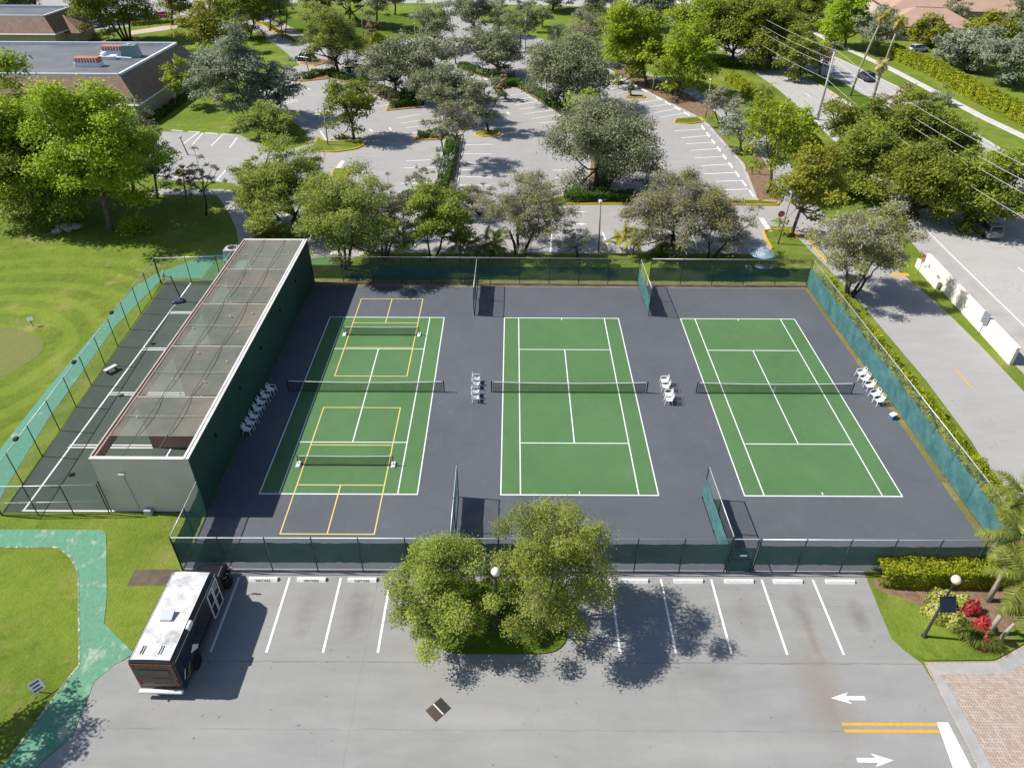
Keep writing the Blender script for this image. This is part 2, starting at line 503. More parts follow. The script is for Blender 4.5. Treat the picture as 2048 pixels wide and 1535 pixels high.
M['yline'] = mottle('pickleball_line', (0.56, 0.42, 0.13), (0.66, 0.53, 0.22), 0.8, 10, 0.7)
M['road_white'] = worn_paint('road_white_paint', (0.78, 0.78, 0.76), (0.4, 0.39, 0.38), (0.68, 0.8), 3.0)
M['road_worn'] = worn_paint('worn_white_paint', (0.80, 0.79, 0.77), (0.46, 0.45, 0.44), (0.58, 0.8), 2.0)
M['road_yellow'] = worn_paint('road_yellow_paint', (0.62, 0.34, 0.045), (0.35, 0.26, 0.15), (0.66, 0.8), 2.0)
M['kerb_yellow'] = worn_paint('kerb_yellow_paint', (0.58, 0.32, 0.03), (0.33, 0.24, 0.12), (0.6, 0.75), 1.4)
M['kerb'] = mottle('kerb_concrete', (0.30, 0.28, 0.25), (0.45, 0.43, 0.4), 0.8, 9, 0.9)
M['path_green'] = worn_paint('worn_green_paint', (0.115, 0.275, 0.175), (0.42, 0.43, 0.36), (0.585, 0.76), 1.2, (1.0, 0.6, 1.0))
M['path_fence'] = worn_paint('green_path_paint', (0.105, 0.27, 0.19), (0.3, 0.36, 0.3), (0.66, 0.78), 0.8)
M['path_edge'] = worn_paint('chipped_path_edge', (0.5, 0.5, 0.45), (0.16, 0.2, 0.1), (0.46, 0.56), 2.4)
M['walk'] = mottle('pale_concrete', (0.42, 0.40, 0.37), (0.60, 0.58, 0.55), 0.5, 9, 0.9)
M['walk_grey'] = mottle('grey_concrete', (0.30, 0.28, 0.265), (0.42, 0.4, 0.38), 0.5, 9, 0.9)
M['pavers'] = paver_mat('brick_pavers')
M['paver_edge'] = mottle('grey_paver_border', (0.27, 0.265, 0.26), (0.40, 0.39, 0.375), 1.0, 14, 0.9, 0.5, 20)
M['pink'] = mottle('pink_paving', (0.44, 0.34, 0.31), (0.52, 0.42, 0.385), 0.4, 9, 0.9)

def struct(name, mb, mat):
    return tag(mb.build(name, mat), kind='structure')

# ------------------------------------------------------------------ ground sheets
struct('ground', MB().sheet([(-2500, -300), (2500, -300), (2500, 4000), (-2500, 4000)], 0.0), M['grass'])
LOT = [(-25.05, -18.3), (17.2, -18.3), (17.0, -21.3), (16.9, -23.2), (17.35, -24.0), (17.9, -24.7), (18.05, -26.0), (18.05, -60), (-32, -60),
       (-27.75, -30.5), (-26.75, -28.9), (-27.05, -26.0), (-26.45, -25.0), (-25.6, -24.4), (-25.05, -24.2)]
front_lot = struct('front_parking_lot', MB().sheet(LOT, 0.006), M['lot'])
BACK = [(-27.12, 25.86), (-33.4, 34.74), (-39.22, 43.07), (-42.56, 46.98), (-53.82, 48.34), (-58.52, 58.14), (-61.13, 69.44), (-48.56, 68.08), (-39.62, 59.53), (-36.2, 63.55), (-38.19, 70.06), (-50.74, 88.62), (-56.37, 100.83),
        (-50.14, 115.73), (-58.96, 133.07), (-88.16, 179.21), (-71.2, 171.72), (-50.93, 138.87), (-42.26, 130.74), (-34.49, 141), (-23.05, 148.57), (-24.28, 176.93), (-26.98, 195.79), (-18.65, 196.03), (-16.77, 173.19), (-8.27, 162.3), (4.13, 140.73), (12.8, 129.32), (22.79, 111.85), (29.79, 99.75), (33.3, 85.8),
        (35.77, 69.11), (35.48, 54.08), (34.26, 41.91), (34.22, 34.02), (31.74, 28.42), (31.06, 33.26), (26.35, 33.64), (25.1, 31.76), (24.81, 27.3), (23.59, 26.01), (-1.65, 25.88)]
back_lot = struct('back_parking_lot', MB().sheet(BACK, 0.006), M['backlot'])
struct('side_drive', MB().sheet([(28.6, 31), (30.0, 17), (30.5, 2), (30.3, -6), (29.6, -11.5), (28.5, -60), (37.9, -60), (37.9, -5), (38.0, 7), (37.8, 14), (37, 21.7), (35.5, 36), (30, 36)], 0.012), M['drive'])
boul = struct('boulevard', MB().sheet([(43.5, -80), (43.5, 10), (44, 24), (46.3, 78), (46.3, 98), (44, 130), (37, 165), (27, 190), (6, 194), (-30, 197), (-120, 197), (-120, 235), (60, 235), (57, 192), (68, 124),
              (70.6, 100), (70.4, 80), (70.6, 57), (71, -80)], 0.006), M['boulevard'])
struct('top_left_lot', MB().sheet([(-134.32, 164.77), (-119.42, 151.33), (-109.39, 152.89), (-97.66, 163.55), (-88.16, 179.21), (-105.1, 211.07), (-158.59, 209.38)], 0.005), M['backlot'])

# raised, kerbed beds: grass or mulch with a kerb round them
def bed(name, ring, fill, kerb=None, h=0.13, r=0.8, hk=0.15, closed=True):
    ring = rounded(ring, r)
    o = struct(name, MB().prism(ring, 0.0, h), fill)
    if kerb:
        mb = MB()
        ribbon(mb, ring + ring[:2], 0.28, 0.0, hk + 0.01)
        mb.build('kerb', kerb, o)
    return o
bed('kerbed_island', [(-35.15, 60.28), (-31.55, 59.65), (-28.51, 61.07), (-27.42, 63.68), (-28.64, 65.36), (-30.89, 64.84), (-33.94, 64.55), (-35.49, 67.01)], M['grass'], M['kerb_yellow'])
bed('small_island', [(-29.84, 49.8), (-30.12, 52.58), (-28.28, 52.61), (-27.77, 51.01), (-27.75, 48.3), (-28.9, 47.9)], M['grass'], M['kerb_yellow'])
strip_e = bed('planting_strip', [(15.13, 113.46), (21.11, 94.06), (26.64, 79.49), (27.75, 74.34), (28.33, 61.65), (28.68, 55.03), (26.93, 41.48), (29.72, 40.85), (30.83, 43.24), (32.26, 57.22), (31.73, 69.05), (30.61, 82.59), (28.29, 93.12), (23.81, 105.14), (17.77, 118.07)], M['mulch'], M['kerb'])
struct('strip_grass', MB().sheet(rounded([(26.88, 78.61), (28.3, 73.79), (28.81, 60.51), (29.07, 52.97), (31.22, 55.07), (31.25, 67.76), (30.37, 80.75)], 1.0), 0.136), M['grass'])
bed('south_median', [(-2.52, 39.8), (1.45, 42.53), (5.86, 44.33), (12.13, 44.05), (22.2, 41.76), (29.54, 41.35), (29.34, 40.02), (11.57, 40.13), (2.6, 40.03)], M['lush'], M['kerb_yellow'])
bed('short_median', [(-19.81, 40.25), (-19.67, 41.59), (-15.62, 41.98), (-15.2, 40.31)], M['mulch'], M['kerb_yellow'])
bed('hedge_bed', [(-14.94, 40.97), (-15.39, 65.81), (-12.82, 68.88), (-12.67, 61.06), (-12.5, 41)], M['mulch'], M['kerb'])
bed('tree_bed', [(4.87, 41.22), (8.38, 71.85), (10.56, 72.42), (8.88, 54.76), (7.72, 41.25)], M['mulch'], M['kerb'])
bed('lot_divider', [(-42.61, 106.31), (-40.79, 108.86), (-33.19, 100.1), (-26.75, 92.14), (-22.21, 84.85), (-23.13, 83.56), (-27.38, 87.36), (-33.4, 95.6), (-41.3, 103.88)], M['mulch'], M['kerb'])
bed('divider_tip', [(-26.92, 81.63), (-26.83, 84.77), (-22.05, 87.45), (-21.36, 83.59)], M['mulch'], M['kerb_yellow'], r=0.4)
bed('divider_end', [(-20.19, 65.24), (-19.99, 67.75), (-14.82, 68.85), (-14.48, 66.32)], M['mulch'], M['kerb_yellow'], r=0.4)
bed('east_divider', [(-16.61, 111.06), (-14.91, 114.19), (-6.35, 103.75), (-1.49, 96.92), (5, 77.96), (5.7, 73.44), (4.48, 72.33), (1.68, 72.28), (5.61, 74.54), (-3.79, 96.14), (-6.5, 99.07), (-8.68, 96.78), (-7.31, 101.37)], M['mulch'], M['kerb'], r=0.3)
bed('tree_pit', [(-10.97, 68.91), (-9.67, 70.5), (-6.83, 70.55), (-6.95, 67.95), (-9.8, 67.39)], M['grass'], M['kerb_yellow'])
bed('end_island', [(22.27, 75.37), (22.97, 77.38), (27.31, 78.62), (27.61, 76.02), (24.85, 74.85)], M['lush'], M['kerb_yellow'], r=0.4)
bed('small_end_island', [(16.17, 90.82), (16.77, 92.57), (19.9, 92.27), (19.46, 90.54)], M['mulch'], M['kerb_yellow'], r=0.3)
bed('left_divider', [(-46.69, 101.4), (-46.65, 105.4), (-43.35, 108.81), (-39.91, 108.03), (-41.3, 103.88)], M['mulch'], M['kerb_yellow'], r=0.3)
bed('entrance_island', [(-73.15, 162.75), (-68.58, 157.28), (-55.94, 135.9), (-55.54, 138.18), (-64.13, 152.7), (-69.85, 164.28)], M['lush'], M['kerb_yellow'], r=0.3)
bed('corner_island', [(-50.36, 116.65), (-47.13, 121.46), (-43.82, 118.66), (-46.76, 114.89)], M['mulch'], M['kerb_yellow'], r=0.3)
bed('shrub_island', [(-41.34, 130.76), (-40.31, 139.69), (-35.2, 137.51), (-34.66, 129.85), (-38.13, 126.65)], M['lush'], M['kerb_yellow'], r=0.4)
struct('shaded_verge', MB().sheet([(-42.46, 131.81), (-36.64, 139.2), (-23.26, 151.11), (-24.41, 178.54), (-50.94, 177.8), (-68.15, 168.01), (-56.67, 142.85)], 0.004), M['lush'])
island = bed('tree_island', [(-8.9, -19.3), (-9.0, -23.6), (-8.2, -24.25), (-2.4, -24.25), (-1.5, -23.4), (-1.3, -19.3)], M['lush'], None, h=0.08, r=1.0)
bed('corner_lawn', [(17.3, -18.9), (17.15, -21.3), (17.05, -23.1), (17.5, -23.95), (18.0, -24.55), (22.0, -24.5), (24.4, -23.4), (30, -22.5), (30, -19.0)], M['grass'], None, h=0.07, r=0.3)
struct('corner_mulch', MB().sheet(rounded([(17.25, -19.0), (17.4, -19.95), (18.7, -20.3), (19.9, -21.3), (20.7, -22.5), (21.9, -22.95), (23.6, -22.7), (28, -21), (28, -19.0)], 0.8), 0.075), M['mulch'])
struct('paver_drive', MB().sheet([(18.05, -24.62), (22.0, -24.55), (24.4, -23.45), (40, -22), (40, -60), (18.06, -60), (18.06, -26)], 0.010), M['pavers'])
mb = MB()
ribbon(mb, [(18.45, -60), (18.45, -26.2), (18.4, -25.0), (22.2, -24.95), (24.6, -23.9), (40, -22.6)], 0.75, 0.0, 0.016)
struct('paver_border', mb, M['paver_edge'])

# boulevard median, turn lane, verges, walks
med = bed('road_median', [(56.18, 113.4), (60.6, 105.04), (61.18, 93.71), (62.98, 82.21), (62.74, 74.89), (62.99, 59.41), (61.4, 60.74), (57.72, 71.01), (56.18, 89.15), (55.8, 97.97), (54.39, 105.73)], M['lush'], M['kerb'], r=1.2)
struct('turn_lane', MB().sheet([(62.6, 58.5), (60.3, 64), (57.8, 40), (57.5, -60), (62.6, -60)], 0.012), M['pink'])
mb = MB()
ribbon(mb, [(65.39, 201.36), (68.98, 183.6), (72.49, 166.54), (72.61, 144.71), (74.28, 127.05), (75.4, 113.79), (76.04, 93.27), (76.29, 80.31), (77.4, 67.44), (76.5, 40), (76.5, -60)], 1.9, 0.0, 0.04)
struct('far_sidewalk', mb, M['walk'])
struct('near_sidewalk', MB().sheet([(39.4, -60), (43.6, -60), (43.6, 10), (44.1, 24), (44.6, 40), (42, 40), (41.4, 28), (39.4, 6)], 0.010), M['walk_grey'])
mb = MB()
ribbon(mb, [(-43.16, 44.07), (-41.42, 41.32), (-38.91, 36.97), (-36.69, 32.5), (-34.84, 27.71)], 2.0, 0.0, 0.03)
ribbon(mb, [(-52.64, 43.77), (-47.32, 43.66), (-43.05, 43.72)], 2.0, 0.0, 0.026)
struct('garden_path', mb, M['walk_grey'])
mb = MB()
ribbon(mb, [(-51.21, 89.63), (-45.76, 82.86), (-39.33, 74.95)], 1.6, 0.0, 0.05)
struct('entrance_walk', mb, M['walk'])
struct('back_lawn_path', MB().sheet([(-20.8, 26.57), (-25.3, 26.52), (-27.15, 25.24), (-26.87, 24.01), (-23.14, 24.05), (-21.66, 25.04)], 0.011), M['walk_grey'])
struct('far_brick_path', MB().sheet([(-101.65, 151.77), (-99.47, 146.72), (-91.6, 154.66), (-91.72, 160.14), (-95.73, 158.65)], 0.012), M['pink'])

# painted cart path
struct('cart_path', MB().sheet([(-60, -15.3), (-31.6, -15.25), (-31.25, -15.5), (-29.0, -20.3), (-28.2, -22.4), (-25.65, -24.3), (-26.45, -25.0), (-27.07, -26.0), (-26.78, -28.9), (-27.8, -30.5), (-29, -33), (-31, -33),
       (-29.35, -30.3), (-28.95, -28.0), (-28.6, -26.0), (-28.35, -25.0), (-31.2, -19.3), (-31.75, -18.4), (-32.6, -17.5), (-33.75, -16.75), (-60, -16.75)], 0.02), M['path_green'])
mb = MB()
ribbon(mb, [(-45, -16.75), (-33.75, -16.75), (-32.6, -17.5), (-31.75, -18.4), (-31.2, -19.3), (-28.35, -25.0), (-28.6, -26.0), (-28.95, -28.0), (-29.35, -30.3), (-30.6, -32.5)], 0.12, 0.0, 0.03)
struct('path_edging', mb, M['path_edge'])
struct('fence_path', MB().sheet([(-40.9, -15.28), (-42.6, -12), (-43.3, 0), (-43.6, 17.5), (-42.6, 20.6), (-38.6, 25.2), (-32.4, 26.5), (-32.4, 19.6), (-41.4, 19.6), (-42.1, 10), (-41.2, -3.5), (-40.2, -11), (-39.3, -15.28)], 0.016), M['path_fence'])
struct('turf_pad', MB().sheet([(-37.35, 19.16), (-37.32, 24.88), (-36.45, 23.91), (-34.87, 19.08)], 0.022), M['turf_mat'])
struct('behind_court_turf', MB().sheet([(-26.98, 24.5), (-24.94, 24.76), (-24.32, 22.83), (-26.59, 22.81)], 0.015), M['turf_mat'])
struct('dirt_patch', MB().sheet([(-28.05, -19.7), (-28.1, -18.5), (-25.4, -18.45), (-25.15, -19.65)], 0.012), M['soil'])
gr = [(-53.0 + 6.2 * math.cos(t) * (1 + .05 * math.sin(3 * t)), 4.6 + 5.2 * math.sin(t)) for t in np.linspace(0, 2 * math.pi, 28)[:-1]]
struct('putting_green', MB().sheet(gr, 0.012), M['green'])
struct('court_edge_weeds', MB().sheet([(25.95, -18.2), (26.7, -18.2), (26.3, 18.4), (25.4, 18.4)], 0.024), M['weedy'])
struct('fence_foot_soil', MB().sheet([(-25.2, 17.9), (26, 17.9), (26, 19.2), (-25.2, 19.4)], 0.015), M['dirt'])

# tennis slab and courts
slab = struct('court_slab', MB().prism([(-25.25, -18.35), (25.9, -18.35), (25.5, 17.95), (-25.25, 18.05)], 0.0, 0.02), M['court_grey'])
XC = (-16.77, 0.0, 16.95)
HW, HL, SW, SL = 5.485, 11.885, 4.115, 6.40
ZG, ZL, ZY = 0.025, 0.030, 0.034
names = ('left tennis court', 'middle tennis court', 'right tennis court')
def pl(parent, a, b, w, mat=None, z=ZL, nm='court_line'):
    mb = MB(); line_strip(mb, a, b, w, z)
    return mb.build(nm, mat or M['line'], parent)
for x in XC:
    ct = struct('tennis_court', MB().sheet([(x - HW, -HL), (x + HW, -HL), (x + HW, HL), (x - HW, HL)], ZG), M['court_green'])
    w = 0.085
    for s in (-1, 1):
        pl(ct, (x - HW - w / 2, s * HL), (x + HW + w / 2, s * HL), 0.10)
        pl(ct, (x + s * HW, -HL), (x + s * HW, HL), w, z=ZL + 0.001)
        pl(ct, (x + s * SW, -HL), (x + s * SW, HL), w, z=ZL + 0.001)
        pl(ct, (x - SW, s * SL), (x + SW, s * SL), w)
        pl(ct, (x, s * (HL - 0.12)), (x, s * (HL - 0.35)), w, z=ZL + 0.001)
    pl(ct, (x, -SL), (x, SL), w, z=ZL + 0.001)
    if x < -10:
        for ya, yb, na, nb, cn in ((2.17, 15.45, 6.6, 10.85, (10.85, 15.45)), (-15.55, -2.17, -11.0, -6.73, (-15.55, -11.0))):
            xa, xb = -19.86, -13.7
            for yy in (ya, yb, na, nb):
                pl(ct, (xa - 0.03, yy), (xb + 0.03, yy), 0.09, M['yline'], ZY, 'pickleball_line')
            for xx in (xa, xb):
                pl(ct, (xx, ya), (xx, yb), 0.09, M['yline'], ZY + 0.001, 'pickleball_line')
            pl(ct, (-16.78, cn[0]), (-16.78, cn[1]), 0.09, M['yline'], ZY + 0.001, 'pickleball_line')

# handball floor and its lines
hb = struct('handball_floor', MB().prism([(-39.0, -13.7), (-40.85, 19.1), (-25.4, 19.1), (-25.4, -13.7)], 0.0, 0.018), M['hb_floor'])
BAYS = (-13.5, -7.0, -0.45, 6.2, 12.6, 18.95)
pl(hb, (-37.7, -13.55), (-38.1, 18.6), 0.13, nm='handball_line')
pl(hb, (-37.8, -13.58), (-31.5, -13.58), 0.13, z=0.026, nm='handball_line')
for y in BAYS[1:-1]:
    for d in (-0.14, 0.14):
        pl(hb, (-37.95, y + d), (-31.6, y + d), 0.11, z=0.027, nm='handball_line')
for i in range(5):
    ym = (BAYS[i] + BAYS[i + 1]) / 2
    pl(hb, (-30.2, BAYS[i] + 0.25), (-30.2, BAYS[i + 1] - 0.25), 0.10, z=0.028, nm='handball_line')
    pl(hb, (-27.6, BAYS[i] + 0.25), (-27.6, BAYS[i + 1] - 0.25), 0.10, z=0.028, nm='handball_line')

# painted markings: front lot
ZP = 0.012
for u, x in enumerate((-21.45, -18.35, -15.2, -12.15, 1.35, 4.45, 7.55, 10.65, 13.8)):
    pl(front_lot, (x, -19.05), (x, -24.2), 0.13, M['road_white'], ZP, 'parking_line')
for ya in (-28.16, -28.52):
    pl(front_lot, (12.23, ya), (17.1, ya), 0.16, M['road_yellow'], ZP, 'centre_line')
MB().sheet([(17.14, -28.05), (17.72, -28.05), (17.78, -33), (16.5, -33)], ZP + 0.001).build('stop_line', M['road_white'], front_lot)
def arrow(parent, x, y, d, L=1.8, name='arrow_marking', ang=None, mat=None, s=1.0):
    mb = MB()
    pts = [(0, 0.11), (1.0, 0.11), (0.98, 0.12), (0.78, 0.33), (1.8, 0.0), (0.78, -0.33), (0.98, -0.12), (1.0, -0.11), (0, -0.11)]
    a = ang if ang is not None else (0 if d > 0 else math.pi)
    q = [((px - 0.9) * s, py * s) for px, py in pts]
    q = [(x + px * math.cos(a) - py * math.sin(a), y + px * math.sin(a) + py * math.cos(a)) for px, py in q]
    mb.sheet(q, ZP + 0.001)
    return mb.build(name, mat or M['road_white'], parent)
arrow(front_lot, 13.07, -26.75, -1)
arrow(front_lot, 13.2, -29.98, 1)

# painted markings: back lot
def bl(a, b, w=0.17, mat='road_worn', nm='parking_line'):
    return pl(back_lot, a, b, w, M[mat], 0.012, nm)
for a, b in (((21.65, 70.99), (26.78, 72.13)), ((21.94, 67.37), (26.92, 68.72)), ((22.16, 64.41), (27.14, 65.45)), ((22.25, 61.33), (27.2, 62.34)), ((22.25, 57.95), (27.09, 58.68)), ((22.27, 54.53), (27.04, 55.43)),
             ((22.15, 51.28), (26.82, 51.93)), ((23.18, 48.39), (26.86, 48.81)), ((23.68, 45.26), (26.86, 45.66)),
             ((17.84, 87.49), (22.5, 89.91)), ((18.63, 84.27), (23.45, 86.93)), ((19.44, 80.88), (24.46, 84.05)), ((20.44, 78.51), (25.43, 81.28)),
             ((12.76, 100.2), (17.01, 103.01)), ((13.86, 96.83), (18.1, 99.91)), ((14.96, 93.95), (18.81, 96.55)),
             ((-5.3, 92.17), (-1.92, 94)), ((-4.92, 89.09), (-1.22, 90.86)), ((-4.38, 85.8), (-0.56, 87.83)), ((-3.68, 82.95), (0.53, 84.92)), ((-2.83, 80.21), (1.76, 82.42)), ((-1.5, 77.56), (2.95, 79.7)), ((-0.38, 74.73), (4.24, 76.79)),
             ((-13.81, 105.23), (-10.71, 108.61)), ((-12.43, 101.27), (-8.86, 104.51)), ((-13.02, 107.72), (-12.57, 108.99)),
             ((-31.52, 89.98), (-29.41, 92.44)), ((-30.18, 87.31), (-27.58, 90.05)), ((-28.56, 84.42), (-25.21, 87.4)),
             ((-24.58, 77.19), (-20.77, 79.61)), ((-23.38, 74.36), (-19.61, 76.69)), ((-22.24, 71.91), (-18.5, 73.88)), ((-20.96, 69.28), (-17.59, 71.18)),
             ((-20.32, 56.06), (-16.72, 56.54)), ((-20.25, 53.13), (-15.85, 53.39)), ((-19.91, 47.08), (-15.86, 47.32)), ((-19.92, 44.01), (-15.82, 44.06)),
             ((-12.12, 63.42), (-7.88, 63.72)), ((-12.26, 59.24), (-7.78, 59.31)), ((-12.26, 55.53), (-7.69, 55.59)), ((-12.22, 52.42), (-7.61, 52.28)), ((-12.34, 49.84), (-7.61, 49.52)), ((-12.27, 46.63), (-7.54, 46.5)),
             ((1.01, 67.81), (5.16, 67.87)), ((1.21, 59.44), (5.7, 59.5)), ((0.91, 52.6), (5.16, 52.45)), ((1.12, 49.44), (5.4, 49.3)), ((0.99, 46.61), (5.61, 46.85)), ((1.19, 43.92), (5.73, 43.62)),
             ((-33.58, 66.53), (-30.39, 68.1)), ((-35.93, 70.1), (-34.02, 70.65)),
             ((-55.53, 63.26), (-55.2, 69.27)), ((-53.98, 62.81), (-54.38, 68.77)), ((-50.92, 62.38), (-50.94, 67.79)), ((-47.81, 61.48), (-48.17, 66.56)), ((-42.6, 47.54), (-42.45, 52.01)), ((-45.24, 47.69), (-45.26, 51.98)), ((-51.29, 47.99), (-51.33, 53.11)),
             ((6.23, 26.21), (5.93, 31.69)), ((12.98, 26.28), (12.62, 31.62)), ((16.21, 26.95), (16.45, 30.97)), ((-0.52, 26.14), (-0.07, 31.34)), ((-15.88, 27.91), (-15.83, 31.73)), ((-33.1, 34.74), (-32.57, 36.27))):
    bl(a, b)
for a, b in (((-47.67, 85.05), (-44.2, 88.74)), ((-47.15, 84.1), (-43.77, 87.74)), ((-41.16, 78.38), (-37.84, 82.06)), ((-40.54, 77.22), (-37.23, 80.85)), ((-35.93, 70.1), (-33.48, 64.56)), ((1.61, 70.68), (-6.8, 68.72)), ((21.87, 74.52), (13.69, 72.47))):
    bl(a, b, 0.2, 'road_worn' if a[0] < -20 else 'kerb_yellow')
bl((-32.92, 56.31), (-29.38, 56.15), 0.16, 'road_yellow', 'centre_line')
bl((-29.68, 51.78), (-29.49, 55.93), 0.6, 'road_white', 'stop_line')
bl((25.93, 36.02), (25.93, 32.2), 0.6, 'road_white', 'stop_line')
for p, q in (((-45.94, 93.56), (-46.95, 94.98)), ((-43.16, 95.42), (-44.45, 96.87)), ((-28.2, 71.28), (-27.3, 69.7)), ((-24.39, 70.27), (-25.1, 72.41)), ((-5.25, 79.57), (-5.96, 81.98)), ((4.64, 37.64), (2.76, 37.62)), ((2.52, 33.96), (4.52, 33.98))):
    d = Vector(q) - Vector(p)
    arrow(back_lot, (p[0] + q[0]) / 2, (p[1] + q[1]) / 2, 1, ang=math.atan2(d.y, d.x), mat=M['road_worn'], s=0.9)
# painted markings: drives and boulevard
def bv(a, b, w=0.12, mat='road_white', nm='lane_line'):
    return pl(boul, a, b, w, M[mat], 0.012, nm)
bv((43.95, -60), (43.95, 10)); bv((43.95, 10), (44.5, 26)); bv((44.5, 26), (46.7, 78))
bv((57.1, -60), (57.4, 60), 0.14, 'road_yellow'); bv((63.0, -60), (63.2, 58), 0.14, 'road_yellow'); bv((56.2, 70), (54.8, 108), 0.16, 'road_yellow')
bv((70.1, -60), (70.1, 80)); bv((70.1, 80), (70.3, 100)); bv((70.3, 100), (67.7, 124)); bv((67.7, 124), (56.8, 190))
for y in range(-40, 190, 12):
    x = 50.3 + (0.4 if y > 40 else 0) - max(0, y - 100) * 0.08
    bv((x, y), (x, y + 3)); bv((66.6 - max(0, y - 100) * 0.16, y), (66.6 - max(0, y + 3 - 100) * 0.16, y + 3))
side = bpy.data.objects['side_drive']
for a, b in (((33.83, 3.86), (33.86, 0.79)), ((34.21, 15.93), (34.14, 13.94))):
    pl(side, a, b, 0.14, M['road_yellow'], 0.017, 'centre_line')
pl(side, (35.59, 21.22), (37.63, 21.24), 0.6, M['road_yellow'], 0.017, 'speed_bump_line')
def kerb_run(pts, mat, nm='kerb'):
    mb = MB(); ribbon(mb, pts, 0.22, 0.0, 0.15)
    return struct(nm, mb, M[mat])
kerb_run([(25.12, 32.04), (24.9, 30.23), (24.83, 28.35), (24.75, 27.3)], 'kerb_yellow', 'yellow_kerb')
kerb_run([(25.22, 32.19), (26.36, 32.63), (28.33, 32.22), (29.54, 30.83), (29.76, 28.67), (29.7, 25.83), (29.89, 23.98)], 'kerb_yellow', 'corner_kerb')
kerb_run([(-82.06, 176.94), (-72.1, 162.78), (-62.46, 146.37), (-58.45, 150.25), (-66.63, 162.21)], 'kerb_yellow', 'verge_kerb')
kerb_run([(-41.51, 139.67), (-33.02, 148.33), (-23.59, 155.04)], 'kerb_yellow', 'north_kerb')
kerb_run([(56.0, 66), (55.6, 80), (54.6, 98), (53.6, 108)], 'kerb', 'median_kerb')

# ------------------------------------------------------------------ materials for things
M['galv'] = plain('galvanised_steel', (0.56, 0.58, 0.58), 0.4, 0.5, 0.35)
M['dgreen'] = plain('dark_green_coated_steel', (0.02, 0.045, 0.038), 0.45)
M['link'] = veil('chain_link', (0.20, 0.26, 0.24), 0.17, (0.27, 0.32, 0.30), 3.0)
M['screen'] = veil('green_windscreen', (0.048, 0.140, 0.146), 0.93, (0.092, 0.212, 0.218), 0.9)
M['screen2'] = veil('shade_darkened_windscreen', (0.035, 0.095, 0.090), 0.84, (0.05, 0.12, 0.11), 0.9)  # darker copy of the windscreen, with tree shade put into its colour
M['screen3'] = veil('front_windscreen_shade_tone', (0.026, 0.085, 0.066), 0.94, (0.036, 0.105, 0.084), 0.8)  # windscreen copy for the front: shade of the unlit side is in the colour
M['roofnet'] = veil('dusty_green_roof_net', (0.23, 0.30, 0.25), 0.47, (0.37, 0.335, 0.28), 0.35)
M['netblack'] = veil('tennis_net_mesh', (0.012, 0.016, 0.012), 0.42)
M['white_tape'] = plain('white_net_tape', (0.72, 0.74, 0.72), 0.8)
M['black'] = plain('black_steel', (0.014, 0.015, 0.016), 0.45)
M['rubber'] = plain('rubber', (0.018, 0.018, 0.018), 0.85, 0.2)
M['white_plastic'] = plain('white_resin', (0.78, 0.79, 0.80), 0.45, 0.5, 0, 0.05)
M['stucco'] = mottle('grey_stucco', (0.60, 0.50, 0.455), (0.76, 0.65, 0.60), 0.3, 5, 0.92, 0.25, 30)
M['brown_wall'] = mottle('brown_court_wall', (0.27, 0.175, 0.13), (0.37, 0.25, 0.19), 0.4, 5, 0.9)
M['green_wall'] = mottle('dark_green_wall', (0.018, 0.052, 0.036), (0.034, 0.078, 0.055), 0.3, 4, 0.75, 0.2, 20)
M['coping'] = mottle('white_coping', (0.55, 0.54, 0.52), (0.74, 0.73, 0.71), 0.6, 8, 0.8)
M['beam'] = mottle('weathered_beam', (0.32, 0.27, 0.23), (0.5, 0.45, 0.4), 0.9, 9, 0.85)
M['rust'] = plain('rusty_cable', (0.13, 0.09, 0.07), 0.8)
M['wall_white'] = mottle('white_render', (0.70, 0.65, 0.55), (0.80, 0.75, 0.66), 0.5, 6, 0.9, 0.1, 30)
M['concrete'] = mottle('concrete', (0.36, 0.35, 0.33), (0.48, 0.47, 0.45), 1.2, 12, 0.9, 0.2, 30, local=True)
M['wood_pole'] = mottle('weathered_pole', (0.24, 0.2, 0.155), (0.36, 0.31, 0.25), 0.8, 10, 0.9, 0.3, 30, local=True)
M['globe'] = plain('frosted_globe', (0.80, 0.78, 0.72), 0.25, 0.5, 0, 0.05)
M['globe_old'] = plain('yellowed_globe', (0.72, 0.62, 0.46), 0.3, 0.5, 0, 0.05)
M['bronze'] = plain('dark_bronze', (0.045, 0.045, 0.046), 0.5)
M['solar'] = plain('solar_panel', (0.012, 0.016, 0.024), 0.25, 0.6)
M['iron'] = plain('cast_iron', (0.055, 0.045, 0.04), 0.7)
M['brown_wood'] = plain('brown_wood', (0.22, 0.13, 0.08), 0.8)
M['sign_grey'] = plain('grey_sign_back', (0.42, 0.44, 0.48), 0.5)
M['bluegrey'] = plain('blue_grey_metal', (0.2, 0.21, 0.25), 0.5)
M['sign_white'] = plain('white_sign', (0.70, 0.70, 0.74), 0.5)
M['sign_red'] = plain('red_sign', (0.55, 0.03, 0.03), 0.5)
M['sign_orange'] = plain('orange_sign', (0.62, 0.22, 0.04), 0.5)
M['ink'] = plain('dark_lettering', (0.03, 0.03, 0.035), 0.7)
M['purple'] = plain('purple_plastic', (0.055, 0.045, 0.13), 0.5)
M['blue'] = plain('blue_plastic', (0.10, 0.17, 0.32), 0.4)
M['tarp_blue'] = mottle('printed_umbrella_cloth', (0.09, 0.2, 0.28), (0.42, 0.48, 0.5), 2.2, 6, 0.8, local=True, fine=0.15)
M['rock'] = mottle('limestone', (0.26, 0.23, 0.17), (0.46, 0.42, 0.34), 1.5, 8, 0.95, 0.5, 10, local=True)
M['ball'] = plain('faded_ball', (0.62, 0.60, 0.42), 0.9)

